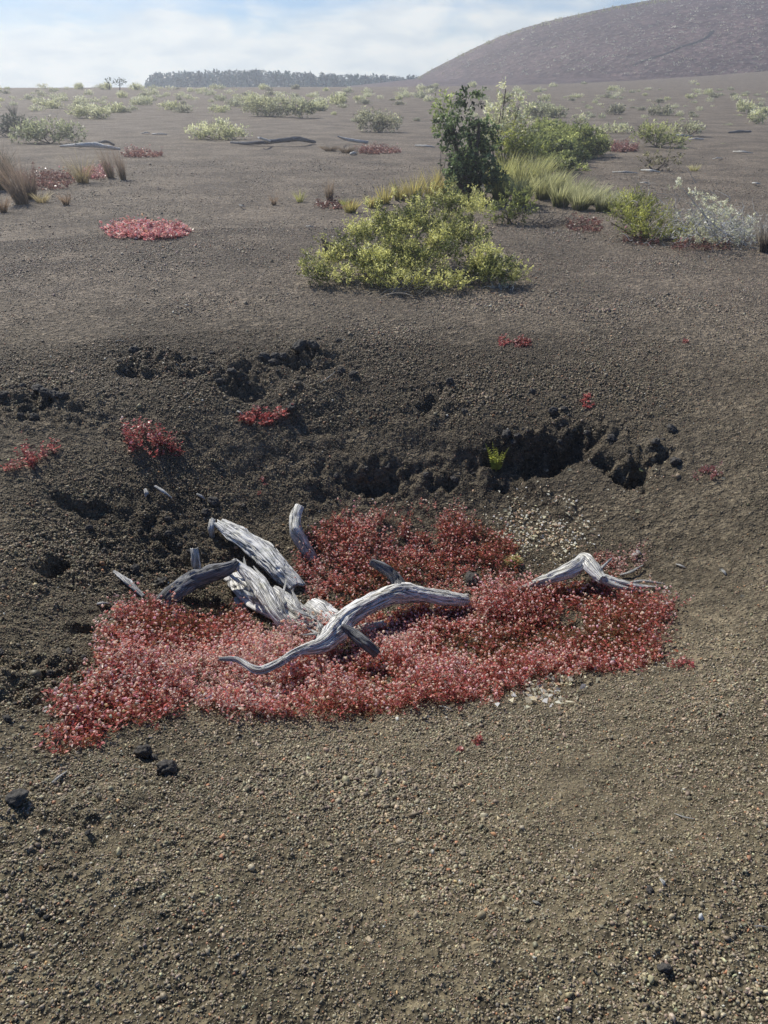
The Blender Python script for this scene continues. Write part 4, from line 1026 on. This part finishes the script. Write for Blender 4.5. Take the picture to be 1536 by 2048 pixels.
wood('fallen_branch', 'long dark fallen branch with a fork on the plain', 'fallen branch', [
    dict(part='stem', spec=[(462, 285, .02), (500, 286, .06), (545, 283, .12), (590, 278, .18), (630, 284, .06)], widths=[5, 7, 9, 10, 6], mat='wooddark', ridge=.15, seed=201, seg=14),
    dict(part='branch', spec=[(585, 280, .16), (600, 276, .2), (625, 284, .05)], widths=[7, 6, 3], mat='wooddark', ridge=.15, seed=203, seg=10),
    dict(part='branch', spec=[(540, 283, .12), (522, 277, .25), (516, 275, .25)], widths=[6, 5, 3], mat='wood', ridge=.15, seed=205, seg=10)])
wood('fallen_branch', 'pale fallen branch pointing right, left of the tree', 'fallen branch', [
    dict(spec=[(676, 273, .25), (690, 278, .15), (715, 282, .08), (735, 284, .03)], widths=[3, 6, 7, 6], mat='wood', ridge=.15, seed=207, seg=12)])
wood('fallen_log', 'bleached fallen log in front of the wide grey green shrub', 'fallen log', [
    dict(part='stem', spec=[(120, 292, .02), (160, 290, .1), (190, 290, .1), (240, 298, .02)], widths=[3, 9, 11, 5], mat='woody', ridge=.2, seed=209, seg=14),
    dict(part='branch', spec=[(195, 286, .1), (212, 283, .16), (228, 290, .06)], widths=[5, 6, 5], mat='wooddark', ridge=.2, seed=211, seg=10)])
for k, (a, b, w, m, lab) in enumerate([((1456, 265), (1502, 263), 6, 'wooddark', 'dark fallen stick at the right of the plain'), ((1466, 303), (1505, 306), 4, 'woody', 'pale fallen stick at the right in front of the dark one'), ((1335, 270), (1385, 272), 4, 'woody', 'white stick at the foot of the open cream shrub'),
                                       ((1376, 279), (1408, 278), 4, 'wood', 'grey stick just in front of the open cream shrub'), ((282, 267), (300, 266), 3, 'woody', 'short white stick, left of two on the far open cinder'), ((304, 268), (334, 269), 4, 'woody', 'white stick, right of two on the far open cinder'),
                                       ((830, 291), (870, 294), 4, 'woody', 'white stick lying left of the dark tree'), ((1225, 344), (1275, 346), 4, 'woody', 'white stick left of the low brownish shrub'), ((1282, 340), (1320, 344), 5, 'woody', 'cream lichen covered stick under the low brownish shrub'),
                                       ((1425, 318), (1445, 316), 3, 'woody', 'small white stick on open cinder at right'), ((1505, 366), (1520, 368), 4, 'woody', 'little white stick near the right edge above the dead shrub'), ((478, 410), (490, 414), 3, 'woody', 'tiny white twig on open cinder left of the fresh tuft'),
                                       ((612, 452), (628, 455), 3, 'wood', 'tiny grey twig left of the large shrub'), ((1280, 365), (1300, 367), 3, 'wood', 'thin pale twig above the willowy bush'), ((700, 308), (712, 306), 7, 'woody', 'pale lump of wood between the round brown tufts and the red strip'), ((370, 610), (380, 611), 3, 'woody', 'tiny white twig alone on smooth cinder left of the large shrub')]):
    wood('stick', lab, 'stick', [dict(spec=[(a[0], a[1], .02), ((a[0] + b[0]) / 2, (a[1] + b[1]) / 2 - 1, .05), (b[0], b[1], .02)], widths=[w * .6, w, w * .5], mat=m, ridge=.2, seed=220 + k, seg=8)])

# ------------------------------------------------------------------ small shrubs of the far plain and the cone
def proto(name, n, ci, co, asp, seed, mat):
    bl = []
    rr = random.Random(seed)
    for q in range(rr.choice([3, 4, 5])):
        bl.append((np.array([rr.uniform(-.6, .6), rr.uniform(-.4, .4), 500 + .16 * asp]), rr.uniform(.25, .5), rr.uniform(.25, .4), rr.uniform(.14, .30) * asp))
    V, Fl, C = foliage(bl, n * .45, .12, np.array(ci), np.array(co), sprig=6, aspect=.5)
    V[:, 2] -= 500
    o = mesh(name, V, Fl, M[mat], col=C); COL.objects.unlink(o); return o
PR = [proto('plain_shrub', 300, (.32, .33, .23), (.78, .77, .56), .8, 1, 'pale'), proto('plain_shrub', 240, (.26, .27, .19), (.68, .69, .49), .7, 2, 'pale'), proto('plain_shrub', 300, (.18, .19, .14), (.56, .57, .41), .9, 3, 'leaf'),
      proto('plain_shrub', 200, (.34, .34, .24), (.80, .78, .58), .6, 4, 'pale'), proto('plain_shrub', 260, (.15, .15, .12), (.46, .45, .34), .8, 5, 'leaf'), proto('plain_shrub', 300, (.28, .29, .19), (.72, .72, .47), .9, 6, 'pale')]
def dot(P, w, label, group, hscale=1.0):
    o = random.choice(PR).copy(); COL.objects.link(o); o.name = 'plain_shrub'
    o.location = [float(v) for v in P]; o.rotation_euler = (0, 0, random.uniform(0, 6.28)); o.scale = (w * .6, w * .6, w * .6 * hscale)
    tag(o, label, 'shrub', group)
def scatter(n, fx, wr, label, group, hs=1.0):
    for _ in range(n):
        px, py = fx(); P = at(float(px), float(py)); d = proj(P)[2]
        if d > 260: continue
        w = random.uniform(*wr) * d / F
        dot(P, w, label, group, hs * random.uniform(.8, 1.2))
U = random.uniform
scatter(125, lambda: (U(-60, 880), 177 + 28 * random.random() ** 1.1), (12, 36), 'small pale shrub in the crowded band along the far left horizon', 'shrubs in the band along the horizon')
scatter(60, lambda: (U(-60, 700), U(200, 226)), (20, 56), 'pale or grey shrub on the far left plain below the horizon band', 'shrubs on the far left plain')
scatter(16, lambda: (U(640, 870), U(196, 250)), (18, 44), 'small pale shrub on the plain between the far olive shrub and the tree', 'shrubs left of the tree')
scatter(100, lambda: (U(860, 1560), U(165, 240)), (12, 32), 'small pale shrub dotting the far right plain below the cone', 'shrubs on the far right plain')
scatter(75, lambda: (U(1000, 1560), 180 + 120 * random.random() ** 1.4), (8, 24), 'tiny low pale tuft on the right plain below the cone', 'tufts on the right plain', .7)
for _ in range(60):
    px = U(930, 1560); py = 160 - (px - 930) / 600 * 34 + U(-6, 9)
    P = at(float(px), float(py)); d = proj(P)[2]
    if d < 300: dot(P, U(12, 30) * d / F, 'pale shrub in the line along the foot of the dark cone', 'shrubs along the foot of the cone', .8)

def hill_bits():
    n = 2200; Ps, Ds, Ls, Cs = [], [], [], []
    k = 0
    while k < n:
        px = U(840, 1560); py = U(0, 150)
        P = hill_at(px, py)
        if P is None: continue
        k += 1
        w = U(.35, 1.0) * (1.3 if random.random() < .15 else .75); m = 9
        Q = P + RNG.normal(0, .36, (m, 3)) * w * np.array([1, 1, .25]) + np.array([0, 0, .12 * w])
        Ps.append(Q); Ds.append(RNG.normal(size=(m, 3)) + np.array([0, 0, .6])); Ls.append(np.full(m, .46 * w) * RNG.uniform(.6, 1.2, m))
        Cs.append(np.tile(np.array([.60, .60, .54]) * U(.5, 1.15), (m, 1)))
    L = np.concatenate(Ls)
    V, Fl, C = leaves(np.vstack(Ps), np.vstack(Ds), L, L * .5, np.vstack(Cs))
    tag(mesh('hillside_scrub', V, Fl, M['pale'], col=C), kind='stuff', label='pale scrub dotting the slope of the dark cone')
    # the yellowish fringe on the skyline
    Ps, Ds, Ls, Cs = [], [], [], []
    for _ in range(260):
        px = U(835, 1360)
        py = np.interp(px, [p[0] for p in SIL], [p[1] for p in SIL]) + U(0, 5)
        P = hill_at(px, py + 2)
        if P is None: continue
        m = 8; w = U(.4, 1.0)
        Ps.append(P + RNG.normal(0, .4, (m, 3)) * w + np.array([0, 0, .3 * w])); Ds.append(RNG.normal(size=(m, 3)) + np.array([0, 0, .6])); Ls.append(np.full(m, .7 * w)); Cs.append(np.tile(np.array([.40, .40, .24]) * U(.6, 1.1), (m, 1)))
    L = np.concatenate(Ls)
    V, Fl, C = leaves(np.vstack(Ps), np.vstack(Ds), L, L * .55, np.vstack(Cs))
    tag(mesh('ridge_scrub', V, Fl, M['leaf'], col=C), kind='stuff', label='yellow green scrub along the skyline of the cone')
hill_bits()
def gully():
    path = [(1265, 132), (1290, 122), (1320, 112), (1345, 103), (1362, 94), (1385, 88), (1408, 79), (1420, 70), (1425, 62)]
    P = [hill_at(*p) for p in path]; P = [p for p in P if p is not None]
    C = catmull(P, 60); T = nrm(np.gradient(C, axis=0)); s = nrm(np.cross(T, [0, 0, 1.])); w = (.5 + .5 * np.linspace(0, 1, 60) ** 2)[:, None] * (1 + .4 * RNG.normal(size=(60, 1)) * .5)
    rows = []
    for q in (-1, 1):
        v = C + s * w * q * .7; v[:, 2] = hill_z(v[:, 0], v[:, 1]) + .12; rows.append(v)
    V = np.stack(rows, 1).reshape(-1, 3); k = np.arange(59); Fq = np.stack([2 * k, 2 * k + 1, 2 * k + 3, 2 * k + 2], -1)
    tag(mesh('gully', V, Fq, M['lava'], col=np.tile([.02, .021, .018], (len(V), 1))), kind='structure')
gully()

# ------------------------------------------------------------------ distant wood and two lone trees
def forest():
    Ps, Ds, Ls, Cs, Tw = [], [], [], [], []
    for _ in range(620):
        px = 290 + 560 * random.random(); Y = U(430, 560)
        top = np.interp(px, [285, 305, 350, 420, 520, 600, 700, 830, 860], [174, 153, 151, 148, 146, 151, 156, 156, 160]) + U(-6, 12)
        T = on_plane(px, top, Y); gz = -7.5; H = T[2] - gz
        if H < 1: continue
        m = 60; t = RNG.random(m) ** .6
        wd = H * U(.14, .26)
        a = RNG.uniform(0, 6.283, m); rr = wd * (1.15 - .8 * t) * np.sqrt(RNG.random(m))
        Q = np.stack([T[0] + np.cos(a) * rr, T[1] + np.sin(a) * rr, gz + H * (.25 + .75 * t)], -1)
        Ps.append(Q); Ds.append(RNG.normal(size=(m, 3))); Ls.append(np.full(m, .13 * H) * RNG.uniform(.5, 1.2, m)); Cs.append(np.tile(np.array([.032, .062, .060]) * U(.5, 1.4), (m, 1)) * RNG.uniform(.7, 1.3, (m, 1)))
        Tw.append((T[0], T[1], gz, H))
    L = np.concatenate(Ls); lv = leaves(np.vstack(Ps), np.vstack(Ds), L, L * .6, np.vstack(Cs))
    Tw = np.array(Tw); n = len(Tw)
    tv = twigs(Tw[:, :3], np.tile([0, 0, 1.], (n, 1)) + RNG.normal(0, .03, (n, 3)), Tw[:, 3] * .85, Tw[:, 3] * .02, np.tile([.25, .26, .25], (n, 1)), .04, 4)
    V, Fl, C = joinm([lv, tv])
    tag(mesh('forest', V, Fl, M['leaf'], col=C), kind='stuff', label='hazy blue green wood on the horizon')
forest()
def lone_tree(px, top, base, Y, blobs_px, label):
    B = on_plane(px, base, Y); B[2] = h(B[0], B[1]); T = on_plane(px, top, Y)
    r = thing('lone_tree', label, 'tree', B)
    V, Fl, G = tube([B, B * .5 + T * .5 + np.array([.05, 0, 0]), T], [.10, .07, .03], 7, 12)
    mesh('trunk', V, Fl, M['stem'], r, col=np.tile([.10, .09, .09], (len(V), 1)), loc=B)
    bl = []
    for (bx, by, rx, ry) in blobs_px:
        c = on_plane(bx, by, Y); k = proj(c)[2] / F; bl.append((c, rx * k, rx * k * .8, ry * k))
    V, Fl, C = foliage(bl, 26, .30, np.array([.03, .045, .035]), np.array([.09, .12, .07])); mesh('crown', V, Fl, M['leaf'], r, col=C, loc=B)
lone_tree(239, 164, 177, 130, [(238, 163, 5, 3), (233, 167, 3, 2.5), (245, 166, 3, 3)], 'small dark lone tree on the left horizon, right of its slimmer companion')
lone_tree(218, 164, 177, 130, [(218, 164, 2.5, 2.5)], 'slim tiny lone tree on the left horizon with a single knob of leaves')

# ------------------------------------------------------------------ haze
def haze(density, tint, x1, y0, y1, z0, z1, label):
    m, nt, nd, lk = newmat('haze')
    out = N(nt, 'ShaderNodeOutputMaterial'); v = N(nt, 'ShaderNodeVolumeScatter'); v.inputs['Color'].default_value = tint + (1,); v.inputs['Density'].default_value = density; v.inputs['Anisotropy'].default_value = .5
    lk.new(v.outputs[0], out.inputs['Volume'])
    V = [(x, y, z) for x in (-x1, x1) for y in (y0, y1) for z in (z0, z1)]
    Fq = np.array([(0, 1, 3, 2), (4, 6, 7, 5), (0, 4, 5, 1), (2, 3, 7, 6), (0, 2, 6, 4), (1, 5, 7, 3)])
    tag(mesh('haze', V, Fq, m), kind='stuff', label=label)
haze(.0044, (.96, .95, .97), 60, 2.0, 32, -1.5, 9, 'added thin haze standing in for lens veil over the middle plain')  # added volume, lifts the dark tones the way lens veil does
haze(.0009, (.80, .88, 1.0), 420, 32.5, 640, -14, 60, 'thin bluish haze over the far plain')

# ------------------------------------------------------------------ light and sky
SUN_AZ = (-.60, .80); SUN_EL = R(43)
w = bpy.data.worlds.new('World'); sc.world = w; w.use_nodes = True
nt = w.node_tree; nt.nodes.clear(); lk = nt.links
out = N(nt, 'ShaderNodeOutputWorld'); bg = N(nt, 'ShaderNodeBackground', Strength=.07)
sky = N(nt, 'ShaderNodeTexSky'); sky.sky_type = 'NISHITA'; sky.sun_disc = False; sky.sun_elevation = SUN_EL
sky.sun_rotation = math.atan2(SUN_AZ[0], SUN_AZ[1]); sky.altitude = 1200; sky.air_density = 1.0; sky.dust_density = .6
tc = N(nt, 'ShaderNodeTexCoord'); sp = N(nt, 'ShaderNodeSeparateXYZ'); lk.new(tc.outputs['Generated'], sp.inputs[0])
mp = N(nt, 'ShaderNodeMapping'); mp.inputs['Scale'].default_value = (7, 7, 24); mp.inputs['Location'].default_value = (1.3, 0, .4); lk.new(tc.outputs['Generated'], mp.inputs['Vector'])
n1 = N(nt, 'ShaderNodeTexNoise', Scale=1.0, Detail=7.0, Roughness=.55, Distortion=.3); lk.new(mp.outputs[0], n1.inputs['Vector'])
# more cloud toward the horizon, gone overhead
el = N(nt, 'ShaderNodeMapRange'); el.inputs[1].default_value = 0.0; el.inputs[2].default_value = .105; el.inputs[3].default_value = .32; el.inputs[4].default_value = -.11; lk.new(sp.outputs[2], el.inputs[0])
ad = N(nt, 'ShaderNodeMath', operation='ADD'); lk.new(n1.outputs[0], ad.inputs[0]); lk.new(el.outputs[0], ad.inputs[1])
rc = ramp(nt, [(.38, 0.0), (.62, 1.0)]); lk.new(ad.outputs[0], rc.inputs[0])
fade = N(nt, 'ShaderNodeMapRange'); fade.inputs[1].default_value = .10; fade.inputs[2].default_value = .24; fade.inputs[3].default_value = 1.0; fade.inputs[4].default_value = .04; lk.new(sp.outputs[2], fade.inputs[0])
mu = N(nt, 'ShaderNodeMath', operation='MULTIPLY'); lk.new(rc.outputs[0], mu.inputs[0]); lk.new(fade.outputs[0], mu.inputs[1])
n2 = N(nt, 'ShaderNodeTexNoise', Scale=2.3, Detail=5.0, Roughness=.5); lk.new(mp.outputs[0], n2.inputs['Vector'])
cc = ramp(nt, [(.36, (10.6, 12.1, 13.3)), (.62, (13.6, 14.6, 15.0))]); lk.new(n2.outputs[0], cc.inputs[0])
xl = N(nt, 'ShaderNodeMapRange'); xl.inputs[1].default_value = -.24; xl.inputs[2].default_value = -.42; xl.inputs[3].default_value = 1.0; xl.inputs[4].default_value = .0; lk.new(sp.outputs[0], xl.inputs[0])
eh = N(nt, 'ShaderNodeMapRange'); eh.inputs[1].default_value = .03; eh.inputs[2].default_value = .09; lk.new(sp.outputs[2], eh.inputs[0])
m2 = N(nt, 'ShaderNodeMath', operation='SUBTRACT'); m2.inputs[0].default_value = 1.0; lk.new(xl.outputs[0], m2.inputs[1])
m3 = N(nt, 'ShaderNodeMath', operation='MULTIPLY'); lk.new(m2.outputs[0], m3.inputs[0]); lk.new(eh.outputs[0], m3.inputs[1])
m4 = N(nt, 'ShaderNodeMath', operation='SUBTRACT'); m4.inputs[0].default_value = 1.0; lk.new(m3.outputs[0], m4.inputs[1])
m5 = N(nt, 'ShaderNodeMath', operation='MULTIPLY'); lk.new(m4.outputs[0], m5.inputs[0]); lk.new(mu.outputs[0], m5.inputs[1]); mu = m5
lk.new(mix(nt, mu.outputs[0], mix(nt, 1.0, sky.outputs[0], (.70, 1.0, 1.45), 'MULTIPLY'), cc.outputs[0]), bg.inputs['Color']); lk.new(bg.outputs[0], out.inputs[0])

sun = bpy.data.lights.new('sun', 'SUN'); sun.energy = 5.0; sun.angle = R(.5); sun.color = (1, .955, .87)
so = bpy.data.objects.new('sun', sun); COL.objects.link(so)
sd = Vector((SUN_AZ[0] * math.cos(SUN_EL), SUN_AZ[1] * math.cos(SUN_EL), math.sin(SUN_EL)))
so.rotation_euler = sd.to_track_quat('Z', 'Y').to_euler(); so.location = (-30, 30, 40)

cam = bpy.data.cameras.new('camera'); cam.sensor_fit = 'VERTICAL'; cam.sensor_height = 36; cam.sensor_width = 27; cam.lens = 26
cam.clip_start = .05; cam.clip_end = 9000
co = bpy.data.objects.new('camera', cam); COL.objects.link(co)
co.location = (0, 0, CAMZ); co.rotation_euler = (math.pi / 2 - PITCH, 0, 0); sc.camera = co

sc.view_settings.view_transform = 'Standard'; sc.view_settings.look = 'None'; sc.view_settings.exposure = 0
sc.render.engine = 'CYCLES'
sc.cycles.max_bounces = 6; sc.cycles.transparent_max_bounces = 4; sc.cycles.volume_bounces = 0
